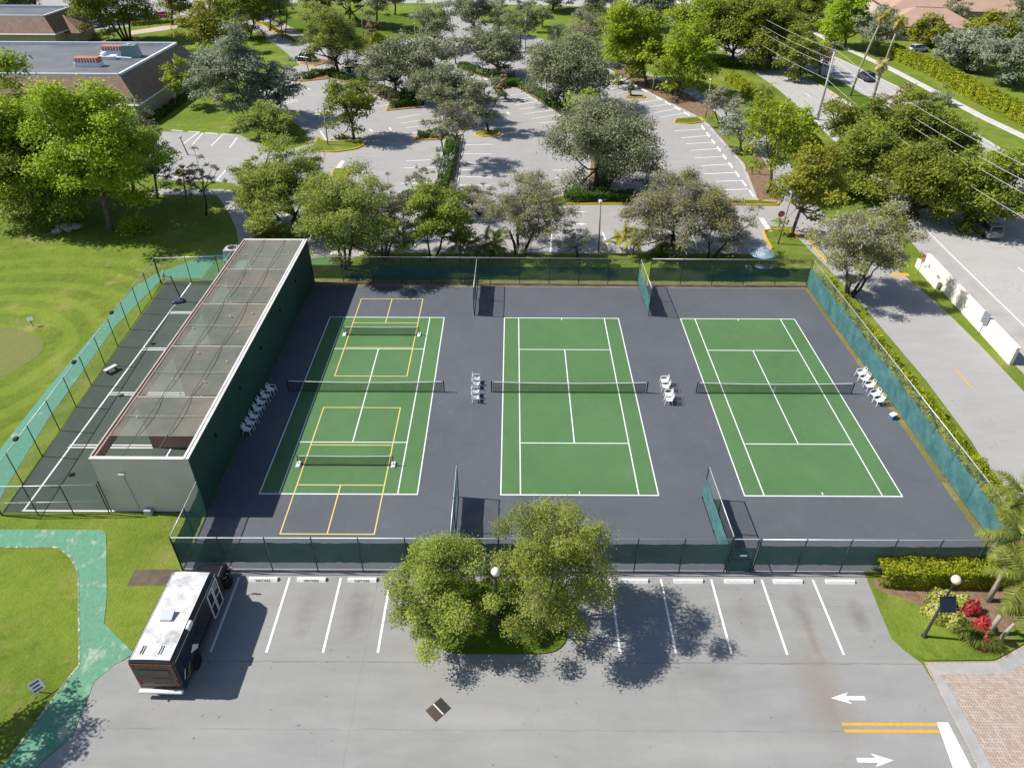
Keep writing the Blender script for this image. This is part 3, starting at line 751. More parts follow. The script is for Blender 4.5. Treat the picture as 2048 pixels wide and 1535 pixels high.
# ------------------------------------------------------------------ chain-link fences
def fence(label, p0, p1, spans, h=3.0, screen=None, mat='screen', side=1, name='chain_link_fence', rail='galv', midrail=False, group=None, rag=0.05, postr=0.036):
    a = Vector(p0); b = Vector(p1); L = (b - a).length
    root = empty(name, (a.x, a.y, 0), math.atan2(b.y - a.y, b.x - a.x), label, 'fence', group)
    pm = MB().lathe([(postr, 0), (postr, h + 0.03), (postr * 0.4, h + 0.08)], n=7).mesh('post', M['dgreen'], True)
    for i in range(spans + 1):
        link('post', pm, root, (L * i / spans, 0, 0))
    MB().tube([(0, 0, h), (L, 0, h)], 0.033, 6).build('top_rail', M[rail], root, True)
    if midrail:
        MB().tube([(0, 0, h * 0.45), (L, 0, h * 0.45)], 0.022, 6).build('mid_rail', M[rail], root, True)
    MB().tube([(0, 0, 0.06), (L, 0, 0.06)], 0.02, 5).build('bottom_rail', M['dgreen'], root, True)
    MB().add([(0, 0.045, 0.07), (L, 0.045, 0.07), (L, 0.045, h - 0.02), (0, 0.045, h - 0.02)], [(0, 1, 2, 3)]).build('chain_link_mesh', M['link'], root)
    if screen:
        z0, z1 = screen
        for i in range(spans):
            x0, x1 = L * i / spans, L * (i + 1) / spans
            n = 8
            mb = MB(); vs = []
            for k in range(n + 1):
                t = k / n; x = x0 + (x1 - x0) * t + (0.01 if k == 0 else 0)
                sag = rag * (0.5 + rnd.random()) * math.sin(math.pi * t)
                for q in range(5):
                    f = q / 4
                    z = z0 + (z1 - z0) * f + (sag if q == 0 else -sag if q == 4 else 0)
                    vs.append((x, side * (0.085 + 0.03 * math.sin(math.pi * f) * math.sin(math.pi * t) + rnd.uniform(-.022, .022)), z))
            fs = [(k * 5 + q, (k + 1) * 5 + q, (k + 1) * 5 + q + 1, k * 5 + q + 1) for k in range(n) for q in range(4)]
            mb.add(vs, fs).build('windscreen', M[mat], root, True)
    return root

SCR = (0.42, 2.05)
fence('long front chain-link fence with shade-darkened green windscreen, left of the gate', (-25.1, -18.55), (8.45, -18.5), 12, screen=(0.66, 2.5), mat='screen3')
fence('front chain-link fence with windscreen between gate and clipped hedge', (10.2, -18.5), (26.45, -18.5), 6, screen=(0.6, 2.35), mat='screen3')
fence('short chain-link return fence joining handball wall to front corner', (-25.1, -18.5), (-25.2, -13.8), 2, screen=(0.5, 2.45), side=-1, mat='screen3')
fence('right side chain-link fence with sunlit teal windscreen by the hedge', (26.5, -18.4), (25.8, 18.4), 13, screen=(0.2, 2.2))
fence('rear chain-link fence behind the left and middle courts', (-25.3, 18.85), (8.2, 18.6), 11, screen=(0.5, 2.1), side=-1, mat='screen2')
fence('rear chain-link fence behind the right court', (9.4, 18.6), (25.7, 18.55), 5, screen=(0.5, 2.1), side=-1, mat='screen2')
DG = 'divider fences between the courts'
fence('divider fence between left and middle courts at the rear', (-8.4, 12.3), (-8.35, 18.4), 2, screen=SCR, group=DG)
fence('divider fence between middle and right courts at the rear', (8.46, 12.35), (8.3, 18.4), 2, screen=SCR, group=DG)
fence('divider fence between left and middle courts at the front, beside island tree', (-8.42, -12.1), (-8.4, -18.35), 2, screen=SCR, side=-1, group=DG)
fence('divider fence between middle and right courts at the front, by the gate', (8.46, -12.15), (8.6, -18.3), 2, screen=SCR, side=-1, group=DG)
fence('left chain-link fence of handball yard with floodlights on its rail', (-38.95, -14.0), (-41.05, 18.3), 11, h=2.9, midrail=False)
fence('near end chain-link fence of handball yard with middle rail', (-38.85, -14.05), (-31.75, -13.85), 3, h=2.7, midrail=True)
fence('far end chain-link fence of handball yard', (-41.05, 18.45), (-32.0, 19.2), 3, h=2.9)
fence('small chain-link enclosure fence at handball far corner', (-34.6, 19.9), (-34.6, 24.0), 2, h=1.9)
for i, t in enumerate((0.13, 0.42, 0.66)):
    x = -38.95 - 2.1 * t; y = -14 + 32.3 * t
    r = empty('floodlight', (x, y, 2.93), 0.2, 'small black floodlight on handball fence rail, %s' % ('nearest the cart path', 'middle one', 'nearest the basketball hoop')[i], 'floodlight', 'fence floodlights')
    MB().tube([(0, 0, -0.02), (0, 0, 0.12)], 0.02, 5).build('bracket', M['black'], r)
    MB().obox((0.12, 0, 0.2), (0.3, 0.38, 0.16), 0, 0.03).build('lamp_head', M['black'], r)

# gate in the front fence
gt = empty('court_gate', (8.62, -18.48), 0.0, 'dark steel court gate in the front fence at divider end', 'gate')
for x in (0, 1.45):
    MB().tube([(x, 0, 0), (x, 0, 2.95)], 0.05, 7).build('gate_post', M['dgreen'], gt, True)
mb = MB()
for a, b in (((0.1, 0, 0.1), (1.35, 0, 0.1)), ((0.1, 0, 2.2), (1.35, 0, 2.2)), ((0.1, 0, 0.1), (0.1, 0, 2.2)), ((1.35, 0, 0.1), (1.35, 0, 2.2)), ((0.1, 0, 1.15), (1.35, 0, 1.15))):
    mb.tube([a, b], 0.03, 6)
mb.build('gate_frame', M['dgreen'], gt)
MB().add([(0.1, 0.01, 0.1), (1.35, 0.01, 0.1), (1.35, 0.01, 2.2), (0.1, 0.01, 2.2)], [(0, 1, 2, 3)]).build('gate_mesh', M['screen2'], gt)
MB().tube([(0, 0, 3.0), (1.45, 0, 3.0)], 0.033, 6).build('top_rail', M['galv'], gt)
MB().obox((0.75, -0.05, 1.6), (0.42, 0.02, 0.16)).build('notice_plate', M['sign_white'], gt)

# ------------------------------------------------------------------ handball court building
X0, X1, Y0, Y1, HB = -31.6, -25.35, -13.6, 19.05, 4.75
hbc = empty('handball_court', (-28.4, -13.6), 0, 'long open-sided handball court building with netted roof and dark green side wall', 'sports building')
def hpart(nm, mb, mat, smooth=False):
    return mb.build(nm, mat, hbc, smooth, loc=(28.4, 13.6, 0))
hpart('near_wall', MB().box(X0, X1 - 0.3, Y0, Y0 + 0.25, 0, HB), M['stucco'])
hpart('far_wall', MB().box(X0, X1 - 0.3, Y1 - 0.25, Y1, 0, HB), M['stucco'])
hpart('side_wall', MB().box(X1 - 0.3, X1, Y0, Y1, 0, HB, [0, 0, 2, 1, 2, 0]), [M['brown_wall'], M['green_wall'], M['stucco']])
for y in BAYS[1:-1]:
    hpart('partition', MB().box(X0, X1 - 0.3, y - 0.12, y + 0.12, 0, HB - 0.25), M['brown_wall'])
hpart('header_beam', MB().box(X0 - 0.02, X0 + 0.22, Y0 + 0.25, Y1 - 0.25, HB - 0.7, HB - 0.01, [0, 0, 0, 0, 0, 0]), M['brown_wall'])
hpart('header_fascia', MB().box(X0 - 0.08, X0 - 0.02, Y0 + 0.2, Y1 - 0.2, HB - 0.45, HB + 0.02), M['beam'])
hpart('coping', MB().box(X1 - 0.14, X1 + 0.04, Y0 - 0.03, Y1, HB, HB + 0.07), M['coping'])
hpart('coping', MB().box(X1 - 0.36, X1 - 0.22, Y0 - 0.03, Y1, HB, HB + 0.06), M['coping'])
hpart('coping', MB().box(X0 - 0.06, X1 - 0.36, Y0 - 0.03, Y0 + 0.22, HB, HB + 0.05), M['coping'])
hpart('coping', MB().box(X0 - 0.06, X1 - 0.36, Y1 - 0.22, Y1, HB, HB + 0.05), M['coping'])
hpart('coping', MB().box(X0 - 0.1, X0 + 0.02, Y0 + 0.22, Y1 - 0.22, HB + 0.021, HB + 0.07), M['beam'])
for i in range(5):
    ya = BAYS[i] + (0.2 if i else 2.3); yb = BAYS[i + 1] - 0.05
    n = 10; vs = []; fs = []
    for a in range(n + 1):
        for b in range(n + 1):
            u, v = a / n, b / n
            vs.append((X0 + 0.1 + (X1 - X0 - 0.5) * u, ya + (yb - ya) * v, HB - 0.03 - 0.16 * math.sin(math.pi * u) * math.sin(math.pi * v) - 0.03 * rnd.random()))
    fs = [(a * (n + 1) + b, (a + 1) * (n + 1) + b, (a + 1) * (n + 1) + b + 1, a * (n + 1) + b + 1) for a in range(n) for b in range(n)]
    hpart('roof_net', MB().add(vs, fs), M['roofnet'], True)
for y in BAYS[1:-1]:
    hpart('cross_beam', MB().box(X0 + 0.09, X1 - 0.37, y - 0.06, y + 0.06, HB - 0.24, HB - 0.02), M['beam'])
for y in (-11.3, -9.2, -4.0, 2.6, 9.3, 15.6):
    hpart('purlin', MB().tube([(X0 + 0.1, y, HB + 0.01), (X1 - 0.38, y, HB + 0.01)], 0.02, 5), M['beam'])
for x in (X0 + 2.0, X0 + 4.05):
    hpart('roof_cable', MB().tube([(x, Y0 + 0.2, HB + 0.05), (x, Y1 - 0.2, HB + 0.05)], 0.024, 5), M['rust'])
hpart('wall_lamp', MB().obox((-29.9, Y0 - 0.1, 3.55), (0.42, 0.22, 0.12), 0, 0.03), M['coping'])
hpart('conduit', MB().tube([(-29.9, Y0 - 0.03, 3.5), (-29.75, Y0 - 0.03, 0.3)], 0.018, 5), M['beam'])
hpart('utility_box', MB().obox((-29.1, Y0 - 0.2, 0.22), (0.5, 0.35, 0.44), 0, 0.03), M['sign_grey'])
hpart('corner_post', MB().tube([(-31.72, Y0 - 0.06, 0), (-31.72, Y0 - 0.06, 2.9)], 0.04, 6), M['dgreen'])
for x, y in ((-25.3, -9.5), (-25.3, -4.0), (-25.3, 1.5), (-25.3, 7.5), (-25.3, 13.0)):
    hpart('wall_bracket', MB().obox((x, y, 3.3), (0.16, 0.14, 0.3), 0, 0.02), M['black'])
bm = MB().lathe([(0.02, 0), (0.055, 0.03), (0.066, 0.07), (0.055, 0.11), (0.02, 0.133)], n=8).mesh('faded_ball', M['ball'], True)
for i in range(16):
    y = (-9.3, -6.6, -5.2, -4.9, -2.6, -1.4, 1.6, 2.2, 4.1, 4.6, 6.6, 8.1, 9.2, 12.9, 14.2, 16.2)[i]
    x = X0 + (1.2, 3.1, 4.4, 1.9, 5.2, 2.6, 4.7, 0.9, 3.3, 5.0, 2.2, 3.9, 1.3, 4.6, 2.9, 5.1)[i]
    o = link('stray_ball', bm, None, (x, y, HB - 0.06))
    tag(o, 'faded ball stranded on the netted handball roof, number %s from the near end' % ('one two three four five six seven eight nine ten eleven twelve thirteen fourteen fifteen sixteen'.split()[i]), 'ball', 'balls stuck on the roof net')

# ------------------------------------------------------------------ nets
def tennis_net(x, label):
    r = empty('tennis_net', (x, 0), 0, label, 'net', 'tennis nets')
    for s in (-1, 1):
        MB().lathe([(0.05, 0), (0.05, 1.07), (0.06, 1.08), (0.03, 1.12)], (s * 6.42, 0, 0.02), 8).build('net_post', M['dgreen'], r, True)
        MB().tube([(s * 6.26, 0, 0.05), (s * 6.26, 0, 1.02)], 0.02, 5).build('net_rod', M['black'], r)
    n = 24; vs = []; band = MB(); low = MB()
    def top(t): return 0.93 + 0.13 * (2 * t - 1) ** 2 * 1.0
    for k in range(n + 1):
        t = k / n; xx = -6.26 + 12.52 * t
        for q in range(4):
            vs.append((xx, 0.02 * math.sin(k * 1.7) * (1 - q / 3), 0.06 + (top(t) - 0.06) * q / 3))
    MB().add(vs, [(k * 4 + q, (k + 1) * 4 + q, (k + 1) * 4 + q + 1, k * 4 + q + 1) for k in range(n) for q in range(3)]).build('net_mesh', M['netblack'], r)
    band.tube([(-6.26 + 12.52 * k / n, 0, top(k / n)) for k in range(n + 1)], 0.032, 6)
    band.build('net_tape', M['white_tape'], r)
    MB().tube([(-6.2, 0, 0.07), (6.2, 0, 0.07)], 0.022, 5).build('bottom_cord', M['black'], r)
    MB().box(-0.03, 0.03, -0.015, 0.015, 0.03, 0.92).build('centre_strap', M['white_tape'], r)
for x, n in zip(XC, names):
    tennis_net(x, 'full-width tennis net across the ' + n)
def pb_net(y, label):
    r = empty('pickleball_net', (-16.78, y), 0, label, 'net', 'portable pickleball nets')
    for s in (-1, 1):
        MB().tube([(s * 3.45, 0, 0.05), (s * 3.45, 0, 0.95)], 0.03, 6).build('net_post', M['black'], r)
        MB().tube([(s * 3.25, 0, 0.05), (s * 3.28, 0, 0.9)], 0.02, 5).build('net_rod', M['black'], r)
        MB().obox((s * 3.45, 0, 0.09), (0.32, 0.62, 0.14), 0, 0.05).build('base_weight', M['white_plastic'], r)
    MB().add([(-3.28, 0, 0.1), (3.28, 0, 0.1), (3.28, 0, 0.9), (0, 0, 0.86), (-3.28, 0, 0.9)], [(0, 1, 2, 3, 4)]).build('net_mesh', M['netblack'], r)
    MB().tube([(-3.3, 0, 0.9), (0, 0, 0.86), (3.3, 0, 0.9)], 0.025, 5).build('net_tape', M['white_tape'], r)
    MB().tube([(-3.4, 0, 0.08), (3.4, 0, 0.08)], 0.025, 5).build('bottom_bar', M['black'], r)
pb_net(8.7, 'low portable pickleball net at the far end of the left court')
pb_net(-8.93, 'low portable pickleball net at the near end of the left court')

# ------------------------------------------------------------------ chairs
def chair_parts():
    P = []
    n = 6; vs = []
    for k in range(n + 1):
        for j in range(5):
            x = -0.24 + 0.48 * j / 4; y = -0.24 + 0.48 * k / n
            vs.append((x, y, 0.44 - 0.05 * math.sin(math.pi * k / n) - (0.03 if k == n else 0)))
    fs = [(k * 5 + j, k * 5 + j + 1, (k + 1) * 5 + j + 1, (k + 1) * 5 + j) for k in range(n) for j in range(4)]
    vb = [(x, y, z - 0.03) for x, y, z in vs]; m = len(vs)
    fb = [tuple(i + m for i in f)[::-1] for f in fs]
    P.append(('seat', MB().add(vs + vb, fs + fb).mesh('seat', M['white_plastic'], True)))
    b = MB()
    ring = [(-0.23, -0.235, 0.43), (-0.25, -0.33, 0.75), (-0.17, -0.375, 0.93), (0.17, -0.375, 0.93), (0.25, -0.33, 0.75), (0.23, -0.235, 0.43)]
    b.tube(ring, 0.024, 6)
    for k in range(5):
        x = -0.15 + 0.075 * k
        b.add([(x - 0.028, -0.24, 0.44), (x + 0.028, -0.24, 0.44), (x + 0.026, -0.335, 0.76), (x - 0.026, -0.335, 0.76)], [(0, 1, 2, 3)])
    b.tube([(-0.245, -0.33, 0.76), (0.245, -0.33, 0.76)], 0.02, 6)
    P.append(('backrest', b.mesh('backrest', M['white_plastic'])))
    for s in (-1, 1):
        P.append(('armrest', MB().tube([(s * 0.25, -0.31, 0.68), (s * 0.29, -0.1, 0.67), (s * 0.3, 0.14, 0.66), (s * 0.29, 0.24, 0.6)], 0.03, 6).mesh('armrest', M['white_plastic'])))
        P.append(('leg', MB().tube([(s * 0.29, 0.24, 0.61), (s * 0.27, 0.26, 0.43), (s * 0.29, 0.31, 0.0)], [0.03, 0.03, 0.02], 6).mesh('leg', M['white_plastic'])))
        P.append(('leg', MB().tube([(s * 0.24, -0.23, 0.44), (s * 0.28, -0.33, 0.0)], [0.03, 0.02], 6).mesh('leg', M['white_plastic'])))
    return P
CH = chair_parts()
def chair(p, rz, label, group):
    r = empty('armchair', (p[0], p[1], 0.02), rz, label, 'chair', group)
    for nm, me in CH:
        link(nm, me, r)
ords = ('nearest the camera', 'second from the near end', 'third from the near end', 'fourth from the near end', 'fifth from the near end', 'sixth from the near end', 'farthest from the camera')
for i, p in enumerate(((-24.98, -5.41), (-24.9, -4.63), (-24.87, -3.83), (-24.86, -2.88), (-24.83, -2.04), (-24.71, -1.17), (-24.54, -0.29))):
    chair((p[0] + 0.05, p[1]), -math.pi / 2 + rnd.uniform(-.12, .05), 'white resin armchair shaded by the green handball wall, ' + ords[i], 'chairs against the green wall')
for i, p in enumerate(((-7.65, -1.25), (-7.68, -0.5), (-7.69, 0.61), (-7.68, 1.32))):
    chair(p, -math.pi / 2 + rnd.uniform(-.08, .08), 'white resin armchair between left and middle nets, ' + (ords[:3] + ords[6:])[i], 'chairs between the left and middle nets')
for i, p in enumerate(((7.98, -1.4), (8.02, -0.73), (8, 0.37), (8.01, 1.15))):
    chair(p, math.pi / 2 + rnd.uniform(-.15, .1), 'white resin armchair between middle and right nets, ' + (ords[:3] + ords[6:])[i], 'chairs between the middle and right nets')
for i, p in enumerate(((25.07, -1.41), (25.08, -0.6), (25.1, 0.57), (25.08, 1.57), (25.09, 2.37))):
    chair((p[0] - 0.1, p[1]), math.pi / 2 + 0.2 + rnd.uniform(-.1, .1), 'white resin armchair beside the teal windscreen, ' + (ords[:4] + ords[6:])[i], 'chairs along the right fence')
cl = empty('cooler_box', (25.41, -3.2), 0.5, 'small white lidded cooler on the court below the right fence chairs', 'cooler')
MB().obox((0, 0, 0.2), (0.5, 0.36, 0.34), 0, 0.04).build('body', M['blue'], cl)
MB().obox((0, 0, 0.41), (0.54, 0.4, 0.09), 0, 0.03).build('lid', M['white_plastic'], cl)
bn = empty('park_bench', (-39.09, 2.68), 1.0, 'pale backless bench in the handball yard beside the left fence', 'bench')
MB().obox((0, 0, 0.43), (1.1, 0.42, 0.06), 0, 0.02).build('seat', M['coping'], bn)
for s in (-1, 1):
    MB().obox((s * 0.38, 0, 0.21), (0.08, 0.36, 0.4)).build('leg', M['black'], bn)

# basketball hoop
hp = empty('basketball_hoop', (-37.89, 14.66), 0.35, 'portable basketball hoop with purple base in the handball yard', 'basketball hoop')
MB().obox((0, 0, 0.16), (1.15, 0.75, 0.28), 0, 0.12).build('base', M['purple'], hp)
MB().tube([(0.3, 0, 0.3), (0.0, 0, 2.9)], 0.05, 8).build('pole', M['black'], hp, True)
MB().tube([(0.02, 0, 2.7), (-0.55, 0, 3.0)], 0.035, 6).build('arm', M['black'], hp)
MB().obox((-0.58, 0, 3.1), (0.04, 1.1, 0.75)).build('backboard', M['sign_grey'], hp)
MB().tube([(-0.82 + 0.23 * math.cos(t), 0.23 * math.sin(t), 2.85) for t in np.linspace(0, 2 * math.pi, 14)], 0.012, 5).build('rim', M['sign_orange'], hp)
# ------------------------------------------------------------------ wheel stops
def wheel_stop(p, rz, label, group, L=1.75, text=None, w=0.16, h=0.13):
    r = empty('wheel_stop', (p[0], p[1], 0.006), rz, label, 'wheel stop', group)
    prof = [(-w / 2, 0), (w / 2, 0), (w / 2 * 0.45, h * 0.9), (w / 2 * 0.35, h), (-w / 2 * 0.35, h), (-w / 2 * 0.42, h * 0.96)]
    n = len(prof)
    vs = [(-L / 2, y, z) for y, z in prof] + [(L / 2, y, z) for y, z in prof]
    MB().add(vs, [tuple(range(n))[::-1], tuple(range(n, 2 * n))] + [(i, i + n, (i + 1) % n + n, (i + 1) % n) for i in range(n)]).build('bar', M['road_white'], r)
    if text:
        cu = bpy.data.curves.new('stencil', 'FONT'); cu.body = text; cu.size = 0.2; cu.offset = 0.005; cu.align_x = 'CENTER'; cu.align_y = 'CENTER'
        cu.space_character = 1.15
        tmp = bpy.data.objects.new('stencil_tmp', cu); col.objects.link(tmp)
        dg = bpy.context.evaluated_depsgraph_get()
        me = bpy.data.meshes.new_from_object(tmp.evaluated_get(dg))
        bpy.data.objects.remove(tmp)
        me.materials.clear(); me.materials.append(M['ink'])
        link('stencilled_text', me, r, (0, -w * 0.36 - 0.006, h * 0.5), (math.radians(54.5), 0, 0))
    return r
SG = 'wheel stops in the front lot'
for i, (x, lb) in enumerate(((-19.9, 'stencilled VISITORS, nearest the bus'), (-16.95, 'stencilled VISITORS, middle of the three left of the tree'), (-13.85, 'stencilled VISITORS, nearest the island tree'))):
    wheel_stop((x, -19.22), 0, 'white concrete wheel stop ' + lb, SG, text='VISITORS', w=0.36, h=0.17)
for x, lb in ((2.75, 'partly in tree shade'), (6.1, 'next right of the tree shade'), (9.2, 'middle of the right bays'), (12.2, 'second from the clipped hedge'), (15.4, 'nearest the clipped hedge')):
    wheel_stop((x, -19.2), 0, 'plain white concrete wheel stop in front bays, ' + lb, SG, w=0.34, h=0.16)
WG = 'wheel stops in the back lot'
ORD = 'first second third fourth fifth sixth seventh eighth ninth'.split()
def stop_row(pts, where, L=1.6):
    for i, (a, b) in enumerate(pts):
        c = ((a[0] + b[0]) / 2, (a[1] + b[1]) / 2)
        d = Vector(b) - Vector(a)
        wheel_stop(c, math.atan2(d.y, d.x), 'white wheel stop %s, %s from the near end' % (where, ORD[i]), WG, min(2.2, d.length))
def lerp_row(a, b, n):
    a = Vector(a); b = Vector(b); out = []
    for i in range(n):
        out.append((tuple(a + (b - a) * (i + 0.14) / n), tuple(a + (b - a) * (i + 0.86) / n)))
    return out
stop_row(lerp_row((26.92, 42.16), (26.58, 74.32), 9), 'along the east strip')
stop_row(lerp_row((26, 78.89), (21.72, 91.96), 4), 'below the bright strip trees')
stop_row(lerp_row((20.84, 94.77), (15.03, 109.54), 5), 'at the strip north end')
stop_row(lerp_row((4.12, 77.66), (-3.22, 95.78), 7), 'along the middle divider bed')
stop_row(lerp_row((-7.1, 100.59), (-15.98, 111.07), 4), 'along the north divider bed')
stop_row(lerp_row((-24.79, 88.4), (-32.41, 97.09), 3), 'by the west divider hedge')
stop_row(lerp_row((-12.15, 42.71), (-12.34, 64.62), 6), 'beside the long low hedge bed')
stop_row(lerp_row((-48.48, 67.57), (-60.3, 69.98), 4), 'by the clubhouse lawn')
stop_row(lerp_row((-42.94, 47.53), (-53.84, 48.72), 4), 'in the shaded west bays')

# storm drain
dr = empty('storm_drain', (-8.5, -27.47, 0.008), math.radians(45), 'square rusty storm drain grate set diagonally in the front lot', 'drain')
MB().box(-0.52, 0.52, -0.42, 0.42, 0.0, 0.012).build('frame', M['iron'], dr)
for s in (-0.25, 0.25):
    for k in range(9):
        yy = -0.34 + 0.085 * k
        MB().box(s - 0.22, s + 0.22, yy - 0.022, yy + 0.022, 0.013, 0.035).build('bar', M['rust'] if s < 0 else M['bronze'], dr)
MB().box(-0.03, 0.03, -0.4, 0.4, 0.013, 0.04).build('centre_bar', M['coping'], dr)
mh = empty('manhole_cover', (-26.48, 51.23), 0, 'round dark manhole cover in the back lot', 'manhole')
MB().lathe([(0.0, 0.0), (0.42, 0.0), (0.42, 0.022), (0.36, 0.03), (0.0, 0.032)], n=20).build('cover', M['iron'], mh)
mh = empty('manhole_cover', (-43.27, 55.95), 0, 'round dark manhole cover near the shaded west bays', 'manhole')
MB().lathe([(0.0, 0.0), (0.42, 0.0), (0.42, 0.022), (0.36, 0.03), (0.0, 0.032)], n=20).build('cover', M['iron'], mh)

# ------------------------------------------------------------------ lamps and poles
def globe_lamp(p, h, label, gm, panel=False):
    r = empty('street_lamp', (p[0], p[1]), 0, label, 'lamp', 'globe lamp posts')
    MB().lathe([(0.17, 0), (0.17, 0.12), (0.11, 0.2), (0.085, 0.5), (0.07, h * 0.6), (0.055, h - 0.5), (0.09, h - 0.45), (0.09, h - 0.3), (0.14, h - 0.26)], n=10).build('post', M['bronze'], r, True)
    MB().lathe([(0.09, 0), (0.19, 0.06), (0.25, 0.19), (0.24, 0.31), (0.17, 0.43), (0.04, 0.5)], (0, 0, h - 0.27), 14).build('globe', gm, r, True)
    if panel:
        MB().obox((0.05, -0.28, h - 1.75), (0.85, 0.06, 0.85), 0.0, 0, -0.7).build('solar_panel', M['solar'], r)
        MB().tube([(0, 0, h - 1.85), (0.1, -0.18, h - 1.75)], 0.03, 5).build('bracket', M['bronze'], r)
globe_lamp((18.77, -23.03), (18.77, -23.03, 5.08, -0.21)[2], 'globe lamp post with small solar panel beside the yellow shrub', M['globe_old'], True)
globe_lamp((-5.57, -22.66), 5.1, 'black globe lamp post rising between the two island trees', M['globe'])
def pole(d, label, kind='lot lamp poles', mat='wood_pole', head=True, r0=0.11):
    x, y, h, ln = d
    r = empty('lamp_pole', (x, y), 0, label, 'lamp pole', kind)
    MB().tube([(0, 0, 0), (ln * 0.5, 0, h * 0.5), (ln, 0, h)], [r0, r0 * 0.85, r0 * 0.7], 8).build('pole', M[mat], r, True)
    if head:
        MB().obox((ln, 0.1, h + 0.05), (0.34, 0.6, 0.2), 0.2, 0.05).build('lamp_head', M['sign_grey'], r)
        MB().tube([(ln, 0, h - 0.1), (ln, 0.12, h + 0.02)], 0.03, 5).build('arm', M['bronze'], r)
for d, l in (((-33.13, 62.88, 6.22, 0.18), 'wooden lamp pole on the yellow-kerbed island with round-crowned tree'), ((4.93, 26.2, 5.94, -0.23), 'tall brown lamp pole behind the rear fence of the middle court'),
             ((25.83, 28.62, 6.14, 0.17), 'leaning bare wooden pole by the stop sign lawn'), ((28.13, 78.05, 6.22, -0.11), 'pale concrete lamp pole at the yellow end island'),
             ((21.49, 94.07, 5.46, 0.18), 'pale lamp pole among the bright trees of the east strip'), ((1.31, 89.2, 5.16, 0.01), 'lamp pole in front of the wide olive tree'),
             ((-28.36, 90.37, 6.44, 0.47), 'lamp pole in the west divider'), ((-11.06, 109.88, 5.22, 0.31), 'pale lamp pole on the north divider hedge'), ((-45.38, 75.99, 4.98, 0.15), 'dark lamp pole beside the big silver-green tree'),
             ((-27.3, 132.69, 5.16, 0.05), 'thin pale lamp pole by the north drive'), ((-1.92, 130.05, 6.72, 0.01), 'pale lamp pole by the willowy tree on the north drive'), ((-20.38, 155.12, 6.66, -1.59), 'light pole beside the top entrance'),
             ((28.75, 50.97, 5.2, -0.44), 'white pole in the east strip beneath yellow-green tree'), ((-47.11, 110.45, 3.54, -0.34), 'short white leaning pole by the dark car'), ((-40.55, 139.69, 6.36, 0.05), 'white lamp pole near the dark trees at top'),
             ((-52.92, 58.22, 2.58, -0.49), 'lamp pole with cross arm in the bays by the clubhouse'), ((13.9, 117.06, 2.48, 1.09), 'small pole on the north drive verge'), ((69.67, 159.41, 3.18, -0.37), 'stub pole on the far boulevard verge'), ((-16.97, 26.61, 5.6, 0.37), 'dark lamp pole amid the trees behind left court')):
    pole(d, l)
# utility pole and wires
UP = (47.06, 77.48, 10.78, -0.1)
r = empty('utility_pole', (UP[0], UP[1]), 0, 'tall pale concrete utility pole on the boulevard verge carrying the wires', 'utility pole')
MB().tube([(0, 0, 0), (0, 0, UP[2])], [0.24, 0.15], 8).build('pole', M['concrete'], r, True)
MB().tube([(-0.2, 0, UP[2] - 0.3), (1.0, 0, UP[2] - 0.2)], 0.06, 6).build('cross_arm', M['concrete'], r)
MB().obox((0.25, 0, UP[2] - 2.8), (0.3, 0.5, 0.7), 0, 0.05).build('equipment_box', M['sign_grey'], r)
for k, z in enumerate((0.15, 1.3, 2.4)):
    MB().tube([(0.1, 0, UP[2] - z), (0.45, 0, UP[2] - z)], 0.05, 6).build('insulator', M['sign_grey'], r)
M['wire'] = plain('aluminium_wire', (0.55, 0.55, 0.55), 0.5)
for k, (dx, dz, w) in enumerate(((0.5, 0.05, 'topmost'), (0.5, -1.3, 'second from top'), (0.5, -2.4, 'third from top'), (-0.15, -4.2, 'lowest'))):
    x = UP[0] + dx; z = UP[2] + dz; y = UP[1]
    pts = []
    for (ya, yb, xa, xb) in ((y + 62, y, x - 3.5, x), (y, y - 58, x, x + 0.2), (y - 58, y - 112, x + 0.2, x)):
        for t in np.linspace(0, 1, 14)[(0 if not pts else 1):]:
            pts.append((xa + (xb - xa) * t, ya + (yb - ya) * t, z - 4 * 0.9 * t * (1 - t)))
    tag(MB().tube(pts, 0.02, 4, False).build('overhead_wire', M['wire']), '%s overhead wire strung along the boulevard pole' % w, 'wire', 'overhead power lines')

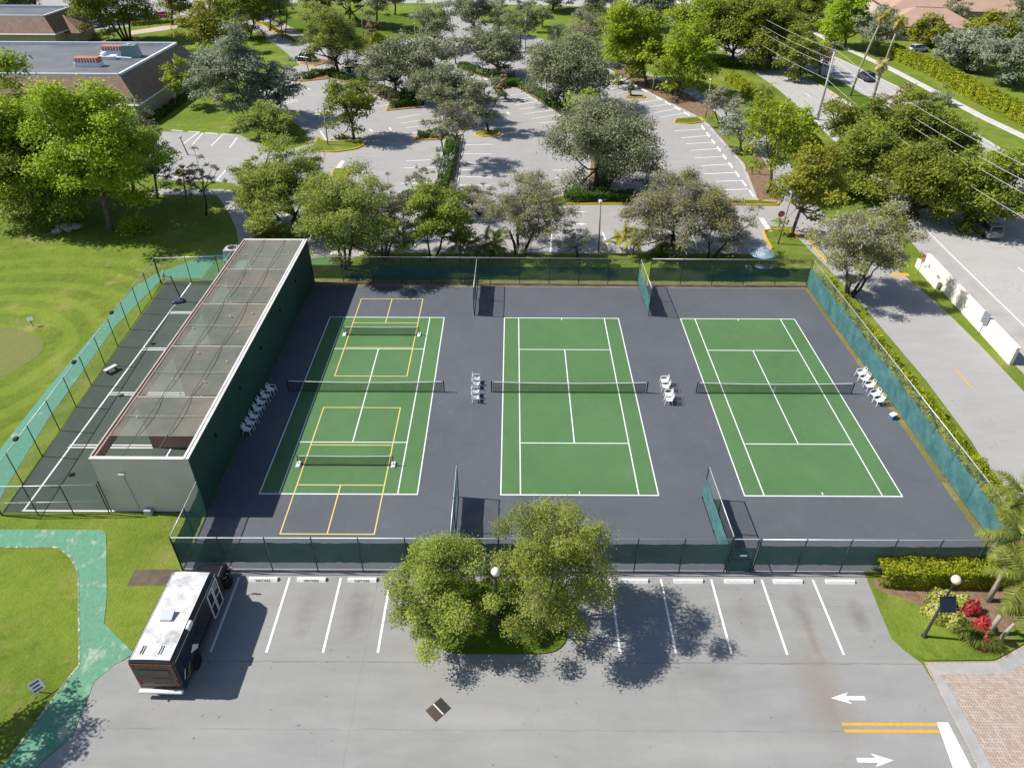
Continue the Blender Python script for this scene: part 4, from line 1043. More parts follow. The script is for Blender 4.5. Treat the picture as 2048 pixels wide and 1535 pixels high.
# ------------------------------------------------------------------ signs
def sign(p, h, size, rz, label, front, back=None, tilt=0.0, shape='rect', rows=0, postm='black', cat='sign', rows_mat='ink', name='road_sign', red_top=False):
    r = empty(name, (p[0], p[1]), rz, label, cat)
    MB().tube([(0, 0.03, 0), (0, 0.03, h)], 0.03, 6).build('post', M[postm], r)
    w, hh = size
    if shape == 'octagon':
        ring = [(w / 2 * math.cos(math.pi / 8 + k * math.pi / 4) * 1.08, w / 2 * math.sin(math.pi / 8 + k * math.pi / 4) * 1.08) for k in range(8)]
    else:
        c = 0.06; ring = [(-w / 2 + c, -hh / 2), (w / 2 - c, -hh / 2), (w / 2, -hh / 2 + c), (w / 2, hh / 2 - c), (w / 2 - c, hh / 2), (-w / 2 + c, hh / 2), (-w / 2, hh / 2 - c), (-w / 2, -hh / 2 + c)]
    n = len(ring)
    T = Matrix.Translation((0, -0.015, h)) @ Matrix.Rotation(tilt, 4, 'X')
    vs = [T @ Vector((x, -0.012, z)) for x, z in ring] + [T @ Vector((x, 0.012, z)) for x, z in ring]
    mb = MB(); mb.add(vs, [tuple(range(n))]); mb.cur = 1
    mb.add(vs, [tuple(range(n, 2 * n))[::-1]] + [(i, i + n, (i + 1) % n + n, (i + 1) % n) for i in range(n)])
    pn = mb.build('panel', [M[front], M[back or 'sign_grey']], r)
    for k in range(rows):
        z = hh * 0.3 - hh * 0.62 * k / max(1, rows - 1)
        ww = w * (0.36, 0.28, 0.33, 0.22)[k % 4]
        vs = [T @ Vector((x, -0.016, z + q)) for x, q in ((-ww, -0.035), (ww, -0.035), (ww, 0.035), (-ww, 0.035))]
        MB().add(vs, [(0, 1, 2, 3)]).build('lettering_row', M[rows_mat], pn)
    return r, T
sign((-29.62, -26.63), 0.62, (0.62, 0.62), 0.85, 'white notice board with dark lettering rows on the near left lawn', 'sign_white', tilt=-0.75, rows=3, name='lawn_sign')
sign((-49.84, 10.02), 0.8, (0.5, 0.4), 0.5, 'small grey-blue marker sign on a dark stake by the putting green', 'sign_grey', tilt=-0.9, name='lawn_sign')
sign((38.85, 9.37), 1.75, (0.75, 1.15), -1.3, 'grey rectangular sign facing away in front of the white wall', 'bluegrey', 'bluegrey', name='road_sign')
sign((38.7, 21.48), 1.6, (0.6, 0.6), 0.6, 'orange sign on a black post at the white wall gate', 'sign_orange', 'sign_orange', name='road_sign')
r, T = sign((26.87, 32.35), 2.1, (0.75, 0.75), -0.15, 'red octagonal stop sign at the drive exit', 'sign_red', shape='octagon', postm='galv', name='stop_sign')
cu = bpy.data.curves.new('stop_text', 'FONT'); cu.body = 'STOP'; cu.size = 0.27; cu.align_x = 'CENTER'; cu.align_y = 'CENTER'
tmp = bpy.data.objects.new('stop_tmp', cu); col.objects.link(tmp)
me = bpy.data.meshes.new_from_object(tmp.evaluated_get(bpy.context.evaluated_depsgraph_get())); bpy.data.objects.remove(tmp)
me.materials.clear(); me.materials.append(M['sign_white'])
link('lettering', me, r, (0, -0.035, 2.1), (math.pi / 2, 0, 0))
sign((-49.63, 85.67), 1.6, (0.3, 0.45), 0.4, 'small bay sign at the left of the entrance walk', 'sign_grey', name='bay_sign')
sign((-42.59, 76.61), 1.6, (0.3, 0.45), 0.4, 'small bay sign near the end of the entrance walk', 'sign_grey', name='bay_sign')
mb_ = empty('street_name_sign', (77.6, 62.5), 0, 'dark green sign plate on a thin post at the right frame edge', 'sign')
MB().tube([(0, 0, 0), (0, 0, 2.6)], 0.04, 6).build('post', M['galv'], mb_)
MB().obox((0, 0, 2.7), (1.1, 0.05, 0.7)).build('panel', M['dgreen'], mb_)

# ------------------------------------------------------------------ white wall, gate, railings
wa = (39.0, 4.3); wb = (39.77, 22.57)
def wall_seg(a, b, h, t, label, name='boundary_wall'):
    a = Vector(a); b = Vector(b); L = (b - a).length
    r = empty(name, (a.x, a.y), math.atan2(b.y - a.y, b.x - a.x), label, 'wall')
    MB().box(0, L, -t / 2, t / 2, 0, h).build('wall_body', M['wall_white'], r)
    MB().box(-0.03, L + 0.03, -t / 2 - 0.03, t / 2 + 0.03, h, h + 0.06).build('cap', M['wall_white'], r)
    return r
wall_seg(wa, wb, 1.75, 0.3, 'long white rendered boundary wall beside the boulevard pavement')
wall_seg((39, 17.95), (39.28, 23.24), 0.85, 0.25, 'low white stub wall in front of the brown gate', 'low_wall')
gg = empty('garden_gate', (39.83, 18.92), math.atan2(wb[1] - wa[1], wb[0] - wa[0]), 'brown slatted gate and rails between low wall and boundary wall', 'gate')
MB().box(-0.1, 0.5, -0.5, 0.4, 0, 0.95).build('pier', M['brown_wood'], gg)
for k in range(6):
    MB().tube([(0.9 + k * 0.9, 0.1, 0), (0.9 + k * 0.9, 0.1, 1.25)], 0.05, 6).build('rail_post', M['brown_wood'], gg)
MB().tube([(0.9, 0.1, 1.25), (5.4, 0.1, 1.25)], 0.05, 6).build('top_rail', M['brown_wood'], gg)
for k in range(9):
    MB().box(2.8 + k * 0.28, 2.98 + k * 0.28, 0.0, 0.05, 0.1, 1.2).build('slat', M['brown_wood'], gg)

# patio umbrella with table and seats behind the right court
up = empty('patio_umbrella', (21.48, 20.4), 0, 'pale blue patterned garden umbrella behind the rear fence of the right court', 'umbrella')
ux, uy = (21.61, 21.88)
n = 8
bx, by = (21.48, 20.4)
vs = [(ux - bx, uy - by, 2.62)]
for ringr, zz in ((0.75, 2.48), (1.42, 2.12)):
    vs += [(ux - bx + ringr * math.cos(2 * math.pi * k / n), uy - by + ringr * math.sin(2 * math.pi * k / n), zz) for k in range(n)]
fs = [(0, 1 + k, 1 + (k + 1) % n) for k in range(n)] + [(1 + k, 1 + n + k, 1 + n + (k + 1) % n, 1 + (k + 1) % n) for k in range(n)]
MB().add(vs, fs).build('canopy', M['tarp_blue'], up)
MB().tube([(ux - bx, uy - by, 0), (ux - bx, uy - by, 2.6)], 0.03, 6).build('pole', M['galv'], up)
MB().lathe([(0.28, 0), (0.28, 0.06), (0.05, 0.1)], (ux - bx, uy - by, 0), 10).build('base', M['concrete'], up)
pt = empty('patio_table', (ux, uy - 0.35), 0, 'round white patio table under the patterned umbrella', 'table')
MB().lathe([(0.5, 0.0), (0.5, 0.04), (0.0, 0.045)], (0, 0, 0.7), 14).build('table_top', M['white_plastic'], pt)
for k in range(4):
    a = k * math.pi / 2 + 0.4
    MB().tube([(0.38 * math.cos(a), 0.38 * math.sin(a), 0), (0.3 * math.cos(a), 0.3 * math.sin(a), 0.7)], 0.025, 5).build('leg', M['white_plastic'], pt)
chair((ux - 1.1, uy - 0.5), -math.pi / 2, 'white armchair left of the patio table behind the fence', 'patio chairs')
chair((ux + 1.0, uy - 0.3), math.pi / 2, 'white armchair right of the patio table behind the fence', 'patio chairs')
# white bin/cabinet behind the left court
cb = empty('service_cabinet', (-23.84, 23.43), 0, 'white service cabinet behind the rear fence by the forked tree', 'cabinet')
MB().obox((0, 0, 0.55), (1.1, 0.8, 1.1), 0, 0.04).build('body', M['coping'], cb)
MB().obox((0, -0.41, 0.55), (0.9, 0.02, 0.9)).build('door', M['sign_white'], cb)
MB().obox((0, 0, 1.13), (1.16, 0.86, 0.06)).build('lid', M['coping'], cb)
# air-conditioning unit in the far enclosure
ac = empty('equipment_unit', (-35.55, 24.74), 0, 'grey equipment unit inside the small enclosure behind handball court', 'equipment')
MB().obox((0, 0, 0.55), (1.6, 1.4, 1.1), 0, 0.05).build('casing', M['sign_grey'], ac)
MB().lathe([(0.45, 0), (0.45, 0.05), (0.1, 0.09)], (0, 0, 1.1), 14).build('fan_grille', M['black'], ac)
# rocks under the left trees
def rock(p, s, label, seed):
    g = random.Random(seed)
    mb = MB(); prof = []
    mb.lathe([(0.5, 0), (0.62, 0.18), (0.55, 0.38), (0.3, 0.52), (0.05, 0.56)], n=9)
    mb.v = [(x * s[0] * g.uniform(0.8, 1.2), y * s[1] * g.uniform(0.8, 1.2), z * s[2] * g.uniform(0.85, 1.15)) for x, y, z in mb.v]
    tag(mb.build('boulder', M['rock'], None, False, (p[0], p[1], -0.03)), label, 'rock', 'limestone boulders on the lawn')
rock((-57.72, 31.83), (2.2, 1.0, 1.1), 'large flat limestone boulder under the big left tree', 1)
rock((-58.29, 30.98), (1.0, 0.9, 0.8), 'small limestone boulder left of the flat one', 2)
rock((-56.62, 32.13), (1.1, 1.0, 1.0), 'limestone boulder nearest the big left trunk', 3)
rock((-63.24, 34.7), (0.9, 0.8, 0.8), 'pale boulder near the left frame edge in tree shade', 4)
rock((-60.9, 29.84), (0.5, 0.4, 0.35), 'tiny pale stone on the shaded lawn', 5)
rock((-57.08, 31.28), (0.6, 0.5, 0.5), 'pale round stone in front of the flat boulder', 6)

# ------------------------------------------------------------------ vehicles
def paint(name, c, rough=0.25):
    m, nt, b = new_mat(name)
    P = coords(nt, True)
    f = ramp(nt, noise(nt, P, 3.0, 4, 0.7), 0.4, 0.75)
    nt.links.new(mixc(nt, math2(nt, 'MULTIPLY', f, 0.25), c, tuple(x * 0.75 + 0.02 for x in c)), b.inputs['Base Color'])
    b.inputs['Roughness'].default_value = rough
    b.inputs['Coat Weight'].default_value = 0.5
    b.inputs['Coat Roughness'].default_value = 0.08
    return m
M['glass'] = plain('tinted_glass', (0.012, 0.016, 0.02), 0.06, 0.8)
M['chrome'] = plain('brushed_metal', (0.55, 0.55, 0.56), 0.3, 0.5, 0.8)
M['tail'] = plain('red_lens', (0.35, 0.02, 0.015), 0.2)
M['head'] = plain('clear_lens', (0.7, 0.7, 0.68), 0.15)

def loft(sections, close=True):
    """skin a list of equal-length rings"""
    mb = MB(); n = len(sections[0]); vs = [p for s in sections for p in s]; fs = []
    for i in range(len(sections) - 1):
        for j in range(n):
            j2 = (j + 1) % n
            fs.append((i * n + j, i * n + j2, (i + 1) * n + j2, (i + 1) * n + j))
    fs += [tuple(range(n))[::-1], tuple(range((len(sections) - 1) * n, len(sections) * n))]
    return mb.add(vs, fs)

def ring(y, hw, z0, z1, r=0.12, hw2=None):
    hw2 = hw2 or hw
    return [(-hw + r * .5, y, z0), (hw - r * .5, y, z0), (hw, y, z0 + r), (hw2, y, z1 - r), (hw2 - r, y, z1), (-hw2 + r, y, z1), (-hw2, y, z1 - r), (-hw, y, z0 + r)]

def wheel_meshes(R, W):
    ty = MB().lathe([(R * 0.55, -W / 2), (R * 0.92, -W / 2), (R, -W / 2 + 0.03), (R, W / 2 - 0.03), (R * 0.92, W / 2), (R * 0.55, W / 2)], n=16).mesh('tyre', M['rubber'], False)
    rm = MB().lathe([(R * 0.1, -W / 2 + 0.01), (R * 0.56, -W / 2 + 0.03), (R * 0.56, W / 2 - 0.03), (R * 0.1, W / 2 - 0.01)], n=12).mesh('rim', M['chrome'], False)
    return ty, rm
WH = wheel_meshes(0.33, 0.22)
def wheel(root, x, y, R, meshes):
    w = link('wheel', meshes[0], root, (x, y, R), (0, math.pi / 2, 0))
    link('rim', meshes[1], w)

def car_mesh(kind, pm):
    """(name, mesh) parts of a parked car, nose towards +y"""
    hw = 0.9; out = []
    if kind == 'suv':
        top, z_belt, cab = 1.68, 1.02, (-2.05, -1.85, 0.75, 1.35); L = 2.3; hood = 1.02
    else:
        top, z_belt, cab = 1.42, 0.90, (-1.75, -0.95, 0.5, 1.25); L = 2.3; hood = 0.92
    body = [ring(-L, hw - .1, .42, z_belt - .12, .1), ring(-L + .15, hw, .3, z_belt, .12), ring(-1.2, hw, .28, z_belt + .02, .12), ring(0.9, hw, .28, z_belt + .02, .12),
            ring(1.35, hw, .28, hood, .14), ring(L - .25, hw - .03, .3, hood - .12, .14), ring(L, hw - .14, .42, hood - .28, .1)]
    out.append(('body', loft(body).mesh('body', pm, True)))
    a, b, c, d = cab
    gl = [ring(a, hw - .12, z_belt - .06, z_belt + .06, .03, hw - .13), ring(b, hw - .1, z_belt - .06, top - .05, .1, hw - .26), ring(c, hw - .1, z_belt - .06, top - .05, .1, hw - .26), ring(d, hw - .1, z_belt - .06, z_belt + .08, .03, hw - .13)]
    out.append(('windows', loft(gl).mesh('windows', M['glass'], True)))
    rf = [ring(b - .05, hw - .25, top - .1, top - .01, .04), ring((b + c) / 2, hw - .22, top - .1, top + .02, .05), ring(c + .02, hw - .25, top - .1, top - .01, .04)]
    out.append(('roof', loft(rf).mesh('roof', pm, True)))
    pil = MB()
    for s in (-1, 1):
        pil.tube([(s * (hw - .11), d, z_belt), (s * (hw - .25), c, top - .06)], .035, 5)
        pil.tube([(s * (hw - .1), 0.0 if kind == 'suv' else -.2, z_belt), (s * (hw - .25), -.02 if kind == 'suv' else -.2, top - .06)], .035, 5)
        pil.tube([(s * (hw - .11), a + .05, z_belt), (s * (hw - .25), b, top - .06)], .05, 5)
    out.append(('pillars', pil.mesh('pillars', pm)))
    for s in (-1, 1):
        out.append(('headlight', MB().obox((s * .62, L - .1, hood - .34), (.34, .12, .14), -s * .25, .03).mesh('headlight', M['head'])))
        out.append(('tail_light', MB().obox((s * .68, -L + .04, z_belt - .2), (.26, .12, .18), s * .15, .03).mesh('tail_light', M['tail'])))
        out.append(('door_mirror', MB().obox((s * (hw + .08), .95, z_belt + .08), (.2, .12, .14), 0, .03).mesh('door_mirror', pm)))
    return out
PAINTS = {}
CARS = {}
def car(p, rz, kind, cname, c, label, group=None):
    if cname not in PAINTS: PAINTS[cname] = paint('car_paint_' + cname, c)
    key = (kind, cname)
    if key not in CARS: CARS[key] = car_mesh(kind, PAINTS[cname])
    r = empty('parked_car' if group == 'cars parked in the lots' else 'passing_car', (p[0], p[1], 0.008), rz, label, 'car', group)
    for nm, me in CARS[key]:
        link(nm, me, r)
    for sx in (-.82, .82):
        for y in (-1.4, 1.42):
            wheel(r, sx, y, .33, WH)
WHITE, DARK, BLUE, RED, SILV, TEAL = (.74, .75, .76), (.02, .024, .03), (.05, .08, .16), (.42, .02, .04), (.42, .44, .46), (.03, .08, .09)
RD = 'cars on the boulevard'; PK = 'cars parked in the lots'
car((66.18, 105.15), 0.05, 'suv', 'slate', (.035, .045, .06), 'dark blue-grey SUV driving past the tall palms', RD)
car((68.58, 53.5), 0.0, 'sedan', 'white', WHITE, 'white car cut by the right frame edge', RD)
car((51.29, 31.91), 0.0, 'suv', 'grey', (.16, .17, .18), 'grey SUV half hidden under the roadside trees', RD)
car((45.84, 196.09), 0.15, 'suv', 'white', WHITE, 'white SUV at the top edge of the boulevard', RD)
car((47.89, 178.91), 0.15, 'sedan', 'dark', DARK, 'black sedan below the white SUV at the top', RD)
car((46.39, 160.89), 0.13, 'sedan', 'teal', TEAL, 'dark teal sedan behind the bright east trees', RD)
car((60.01, 120.83), 0.05, 'suv', 'white', WHITE, 'white vehicle behind the reddish median tree', RD)
car((88.74, 131.52), -1.3, 'suv', 'silver', SILV, 'silver SUV parked beyond the boulevard hedge', PK)
car((-49.74, 119.48), 1.15, 'suv', 'dark', DARK, 'black car in tree shade beside the west entrance', PK)
car((-32.84, 104.05), 1.1, 'sedan', 'white', WHITE, 'white car parked behind the west divider hedge', PK)
car((-23.48, 92.9), 1.1, 'sedan', 'navy', BLUE, 'navy car parked under the dense olive trees', PK)
car((-116.59, 155.38), 2.6, 'suv', 'white', WHITE, 'white SUV parked behind the clubhouse, left one of the pair', PK)
car((-112.58, 156.16), 2.7, 'suv', 'white', WHITE, 'white SUV parked behind the clubhouse, right one of the pair', PK)
car((-126.46, 170.23), 1.4, 'suv', 'dark', DARK, 'dark SUV parked at the top left grass island', PK)
car((-121.63, 169.59), 1.5, 'sedan', 'dark', DARK, 'dark sedan in deep tree shade at the top left', PK)
car((-105.69, 165.53), 1.3, 'sedan', 'white', WHITE, 'white sedan parked nearest the low hedges at top', PK)
car((-108.09, 173.83), 1.3, 'suv', 'white', WHITE, 'white SUV behind the white sedan at top left', PK)
car((-101.23, 170.91), 1.5, 'sedan', 'red', RED, 'red car parked by the palms at top left', PK)
car((-134.15, 171.56), 1.2, 'sedan', 'blue', (.12, .2, .33), 'blue sedan at the far left of the top lot', PK)
car((-108.72, 166.93), 1.3, 'sedan', 'navy', BLUE, 'navy car beside the leaning trunk at top left', PK)

# ------------------------------------------------------------------ shuttle bus
M['bus_black'] = paint('bus_black_paint', (0.014, 0.015, 0.017), 0.3)
M['bus_roof'] = mottle('weathered_white_roof', (0.24, 0.24, 0.24), (0.85, 0.85, 0.84), 1.2, 7, 0.55, local=True, fine=0.3)
M['bus_rear'] = mottle('bronze_rear_panel', (0.05, 0.035, 0.025), (0.11, 0.08, 0.055), 1.5, 9, 0.3, local=True)
M['bus_white'] = plain('bus_white_trim', (0.72, 0.73, 0.74), 0.4)
M['gold'] = plain('gold_decal', (0.2, 0.13, 0.04), 0.5)
bus = empty('shuttle_bus', (-22.93, -23.7, 0.006), 0.0, 'black shuttle bus with weathered white roof parked at the left end of the front lot', 'bus')
bus.rotation_euler.z = -0.02
B0, B1, BW, BT = -2.95, 2.75, 1.2, 2.95
def bsec(y, hw, z0, z1, sh=0.22):
    return [(-hw, y, z0), (hw, y, z0), (hw, y, z1 - sh), (hw - sh * .35, y, z1 - sh * .3), (hw - sh, y, z1), (-hw + sh, y, z1), (-hw + sh * .35, y, z1 - sh * .3), (-hw, y, z1 - sh)]
loft([bsec(B0, BW - .04, .5, BT - .08), bsec(B0 + .1, BW, .45, BT), bsec(B1 - .5, BW, .45, BT), bsec(B1, BW - .02, .45, BT - .12), bsec(B1 + .35, BW - .12, .6, BT - .6)]).build('body', M['bus_black'], bus)
n = 16; vs = []
for k in range(n + 1):
    y = B0 + .06 + (B1 - B0 - .1) * k / n
    dz = -.10 if k == n else 0
    for x, z in ((-BW + .20, .004), (-BW * .5, .035), (0, .045), (BW * .5, .035), (BW - .20, .004)):
        vs.append((x, y, BT + z + dz))
MB().add(vs, [(k * 5 + j, k * 5 + j + 1, (k + 1) * 5 + j + 1, (k + 1) * 5 + j) for k in range(n) for j in range(4)]).build('roof_skin', M['bus_roof'], bus, True)
for s in (-1, 1):
    MB().tube([(s * (BW - .19), B0 + .05, BT + .015), (s * (BW - .19), B1 - .2, BT + .015)], .018, 5).build('roof_rail', M['bus_white'], bus)
    MB().tube([(s * (BW + .005), B0 + .1, BT - .23), (s * (BW + .005), B1, BT - .25)], .016, 5).build('gutter', M['chrome'], bus)
MB().tube([(-BW + .15, 1.75, BT + .03), (0, 1.75, BT + .06), (BW - .15, 1.75, BT + .03)], .018, 5).build('roof_seam', M['bus_white'], bus)
hb_ = MB().obox((-.12, -.35, BT + .09), (.62, .62, .09), 0, .03).build('roof_hatch', M['sign_grey'], bus)
MB().obox((-.12, -.32, BT + .2), (.66, .62, .04), 0, 0, .22).build('hatch_lid', M['sign_grey'], hb_)
for x in (-.62, -.5, .32, .44):
    MB().obox((x, -2.35, BT + .05), (.035, .5, .03)).build('roof_slot', M['black'], bus)
MB().obox((BW - .06, -.75, BT - .12), (.2, .55, .26), 0, .05).build('white_patch_panel', M['bus_white'], bus)
# side glazing, door, decals
for s in (-1, 1):
    for y in (-2.1, -1.15, -.2, .75):
        if s > 0 and y > .5: continue
        MB().obox((s * (BW + .004), y, 1.95), (.012, .82, .72)).build('side_window', M['glass'], bus)
    MB().obox((s * (BW + .012), -.2, .95), (.02, 5.0, .06)).build('rub_rail', M['black'], bus)
dr_ = empty('entry_door', (0, 0, 0), 0, parent=bus)
mbd = MB()
for y in (1.35, 1.9, 2.02, 2.62):
    mbd.obox((BW + .03, y, 1.5), (.05, .06, 2.0))
for z in (.52, 1.45, 2.48):
    mbd.obox((BW + .03, 1.985, z), (.05, 1.33, .06))
mbd.build('door_frame', M['bus_white'], dr_)
MB().obox((BW + .015, 1.985, 1.5), (.02, 1.25, 1.9)).build('door_glass', M['glass'], dr_)
MB().add([(BW + .012, -1.55, 1.55), (BW + .012, -.9, 1.05), (BW + .012, -.75, 1.2), (BW + .012, -1.15, 1.75)], [(0, 1, 2, 3)]).build('side_emblem', M['bus_white'], bus)
MB().add([(BW + .012, -2.7, .7), (BW + .012, -2.1, .72), (BW + .012, -1.85, 1.3), (BW + .012, -2.0, 1.28)], [(0, 1, 2, 3)]).build('side_swoosh', M['gold'], bus)
MB().add([(BW + .014, -2.75, 1.0), (BW + .014, -2.45, 1.5), (BW + .014, -2.38, 1.47), (BW + .014, -2.66, .98)], [(0, 1, 2, 3)]).build('side_swoosh', M['bus_white'], bus)
# rear
MB().obox((0, B0 - .03, 1.72), (2.16, .05, 1.95)).build('rear_panel', M['bus_rear'], bus)
MB().obox((0, B0 - .065, 2.05), (1.55, .03, .42), 0, 0).build('rear_window', M['glass'], bus)
MB().obox((.25, B0 - .06, 1.3), (.95, .02, .42)).build('rear_hatch_plate', M['bus_rear'], bus)
MB().obox((.25, B0 - .075, 1.06), (1.0, .02, .07)).build('rear_stripe', M['gold'], bus)
for s in (-1, 1):
    for z in (1.0, 1.22, 2.5):
        MB().obox((s * .98, B0 - .065, z), (.13, .04, .13)).build('tail_light', M['tail'], bus)
for x in (-.3, 0, .3):
    MB().obox((x, B0 - .06, 2.62), (.13, .04, .05)).build('marker_light', M['tail'], bus)
MB().obox((0, B0 - .2, .55), (2.3, .22, .15), 0, .05).build('rear_bumper', M['bus_white'], bus)
MB().tube([(.0, B0 - .1, .4), (.0, B0 - .42, .34)], .05, 6).build('tow_hitch', M['black'], bus)
# cab and hood
hd = loft([bsec(B1 + .1, 1.02, .5, 2.15, .2), bsec(B1 + .75, 1.0, .5, 1.42, .2), bsec(B1 + 1.75, .95, .5, 1.28, .2), bsec(B1 + 2.1, .88, .55, 1.05, .2)])
hd.build('hood', M['bus_black'], bus)
MB().add([(-.92, B1 + .16, 2.12), (.92, B1 + .16, 2.12), (.95, B1 + .76, 1.47), (-.95, B1 + .76, 1.47)], [(0, 1, 2, 3)]).build('windshield', M['glass'], bus)
MB().tube([(.78, B1 + .85, 1.4), (.72, B1 + 1.7, 1.3)], .03, 5).build('hood_crease', M['chrome'], bus)
MB().obox((0, B1 + 2.12, .78), (1.3, .08, .34), 0, .03).build('grille', M['chrome'], bus)
MB().obox((0, B1 + 2.2, .5), (1.95, .16, .2), 0, .05).build('front_bumper', M['bus_white'], bus)
for s in (-1, 1):
    MB().obox((s * .76, B1 + 2.08, .85), (.3, .1, .22), 0, .03).build('headlight', M['head'], bus)
    MB().tube([(s * 1.0, B1 + .7, 1.25), (s * 1.38, B1 + .85, 1.45)], .025, 5).build('mirror_arm', M['black'], bus)
    MB().obox((s * 1.42, B1 + .85, 1.5), (.2, .1, .42), 0, .03).build('side_mirror', M['black'], bus)
WB = wheel_meshes(.42, .32)
for s in (-1, 1):
    wheel(bus, s * 1.1, -1.35, .42, WB)
    wheel(bus, s * 1.0, B1 + 1.25, .42, WB)
    MB().obox((s * 1.0, B1 + 1.25, .92), (.34, 1.0, .12), 0, .05).build('wheel_arch', M['black'], bus)

# ------------------------------------------------------------------ clubhouse
def shingle(name, c1, c2):
    m, nt, b = new_mat(name)
    P = coords(nt, True)
    br = nt.nodes.new('ShaderNodeTexBrick')
    v = node(nt, 'CombineXYZ', 0, X=math2(nt, 'ADD', node(nt, 'SeparateXYZ', 0, Vector=P), node(nt, 'SeparateXYZ', 1, Vector=P)), Y=node(nt, 'SeparateXYZ', 2, Vector=P))
    nt.links.new(v, br.inputs['Vector'])
    br.inputs['Scale'].default_value = 1.0; br.inputs['Brick Width'].default_value = 0.35; br.inputs['Row Height'].default_value = 0.2; br.inputs['Mortar Size'].default_value = 0.015
    br.inputs['Color1'].default_value = (*c1, 1); br.inputs['Color2'].default_value = (*c2, 1); br.inputs['Mortar'].default_value = (*[x * .45 for x in c1], 1)
    c = mixc(nt, ramp(nt, noise(nt, P, .7, 5, .7), .35, .7), br.outputs[0], tuple(x * .75 for x in c1))
    nt.links.new(c, b.inputs['Base Color']); b.inputs['Roughness'].default_value = .95
    nt.links.new(node(nt, 'Bump', 0, Strength=.6, Distance=.04, Height=math2(nt, 'SUBTRACT', 1.0, br.outputs[1])), b.inputs['Normal'])
    return m
M['shingle'] = shingle('brown_shingle', (0.27, 0.175, 0.125), (0.36, 0.25, 0.185))
M['roof_flat'] = mottle('grey_roof_membrane', (0.085, 0.088, 0.098), (0.20, 0.205, 0.22), 0.12, 2.5, 0.6)
M['roof_edge'] = mottle('white_roof_edge', (0.55, 0.60, 0.66), (0.74, 0.77, 0.80), 0.6, 8, 0.6)
M['cream'] = mottle('cream_wall', (0.42, 0.37, 0.28), (0.52, 0.46, 0.36), 0.4, 6, 0.9)
M['terracotta'] = mottle('terracotta_louvre', (0.42, 0.12, 0.06), (0.56, 0.2, 0.11), 1, 8, 0.7, local=True)
M['duct_green'] = plain('green_duct', (0.16, 0.26, 0.26), 0.5)
def mansard(name, label, xe, ye, xw, yn, ze=3.0, zt=7.0, s=3.6, notch=True):
    """flat-topped building: east eave xe, south eave ye, west xw, north yn"""
    r = empty(name, (xe, ye), 0.0, label, 'building')
    W_, N_ = xw - xe, yn - ye
    MB().box(W_ + .9, -.9, .9, N_ - .9, 0, ze).build('wall', M['cream'], r)
    o = [(0, 0), (0, N_), (W_, N_), (W_, 0)]; i_ = [(-s, s), (-s, N_ - s), (W_ + s, N_ - s), (W_ + s, s)]
    vs = [(x, y, ze) for x, y in o] + [(x, y, zt) for x, y in i_]
    for k in range(4):
        a, b = k, (k + 1) % 4
        MB().add([vs[a], vs[b], vs[4 + b], vs[4 + a]], [(0, 1, 2, 3)]).build('roof_slope', M['shingle'], r)
    MB().add([(x, y, ze - .005) for x, y in o], [(0, 1, 2, 3)]).build('soffit', M['cream'], r)
    mb = MB()
    for k in range(4):
        a, b = o[k], o[(k + 1) % 4]; mb.tube([(*a, ze + .02), (*b, ze + .02)], .14, 4)
    mb.build('gutter', M['roof_edge'], r)
    MB().add([(x, y, zt - .55) for x, y in i_], [(0, 3, 2, 1)][::1]).build('flat_roof', M['roof_flat'], r)
    mb = MB()
    for k in range(4):
        a, b = Vector(i_[k]), Vector(i_[(k + 1) % 4])
        ribbon(mb, [tuple(a), tuple(b)], .5, zt - .6, zt + .06)
    mb.build('parapet', M['roof_edge'], r)
    return r
club = mansard('clubhouse', 'brown shingled clubhouse with flat grey roof at the upper left', -65.6, 73.2, -150, 105.0)
MB().obox((-26.8, 1.9, 5.3), (0.9, 3.2, 3.4)).build('roof_hip_rib', M['cream'], club)
for k, ((px, py), lb) in enumerate((((-77.86, 84.61), 'terracotta louvred rooftop condenser on the clubhouse, nearer one'), ((-77.65, 94.12), 'terracotta louvred rooftop condenser on the clubhouse, farther one'))):
    u = empty('rooftop_condenser', (px, py, 6.46), 0.0, lb, 'roof unit', 'rooftop units on the clubhouse')
    MB().obox((0, 0, .35), (4.4, 1.7, .7), 0, .08).build('curb', M['roof_edge'], u)
    MB().obox((0, 0, 1.1), (4.2, 1.5, .75), 0, .08).build('casing', M['terracotta'], u)
    for j in range(8):
        MB().obox((-1.8 + j * .5, -.8, 1.1), (.16, .08, .8)).build('louvre', M['roof_edge'], u)
u = empty('roof_duct_hood', (*(-73.64, 91.88), 6.46), 0.1, 'grey-green duct hood on the clubhouse roof corner', 'roof unit')
loft([[(x * 1.5, y * 1.2, z) for x, y, z in ((-1, -1, 0), (1, -1, 0), (1, 1, 0), (-1, 1, 0))], [(x * 1.15, y * 1.0, 2.0) for x, y in ((-1, -1), (1, -1), (1, 1), (-1, 1))]]).build('hood', M['duct_green'], u)
MB().lathe([(.3, 0), (.3, .2), (.05, .25)], (0, 0, 2.0), 10).build('vent_cap', M['roof_edge'], u)
u = empty('roof_fan_unit', (*(-77.02, 90.19), 6.46), 0.0, 'low white fan unit between the roof condensers', 'roof unit')
MB().obox((0, 0, .3), (3.0, 1.6, .6), 0, .1).build('casing', M['roof_edge'], u)
MB().lathe([(.6, 0), (.7, .25), (.5, .5), (.1, .6)], (-.6, 0, .6), 12).build('fan_dome', M['roof_edge'], u)
MB().tube([(.8, -.2, .6), (2.2, -.8, .4), (4.5, -1.0, .3)], .16, 6).build('pipe', M['roof_edge'], u)
mansard('clubhouse_wing', 'rear wing of the clubhouse with pale parapet at the left frame edge', *(-108.49, 130.15), -170, 150, 3.0, 6.4, 3.2)
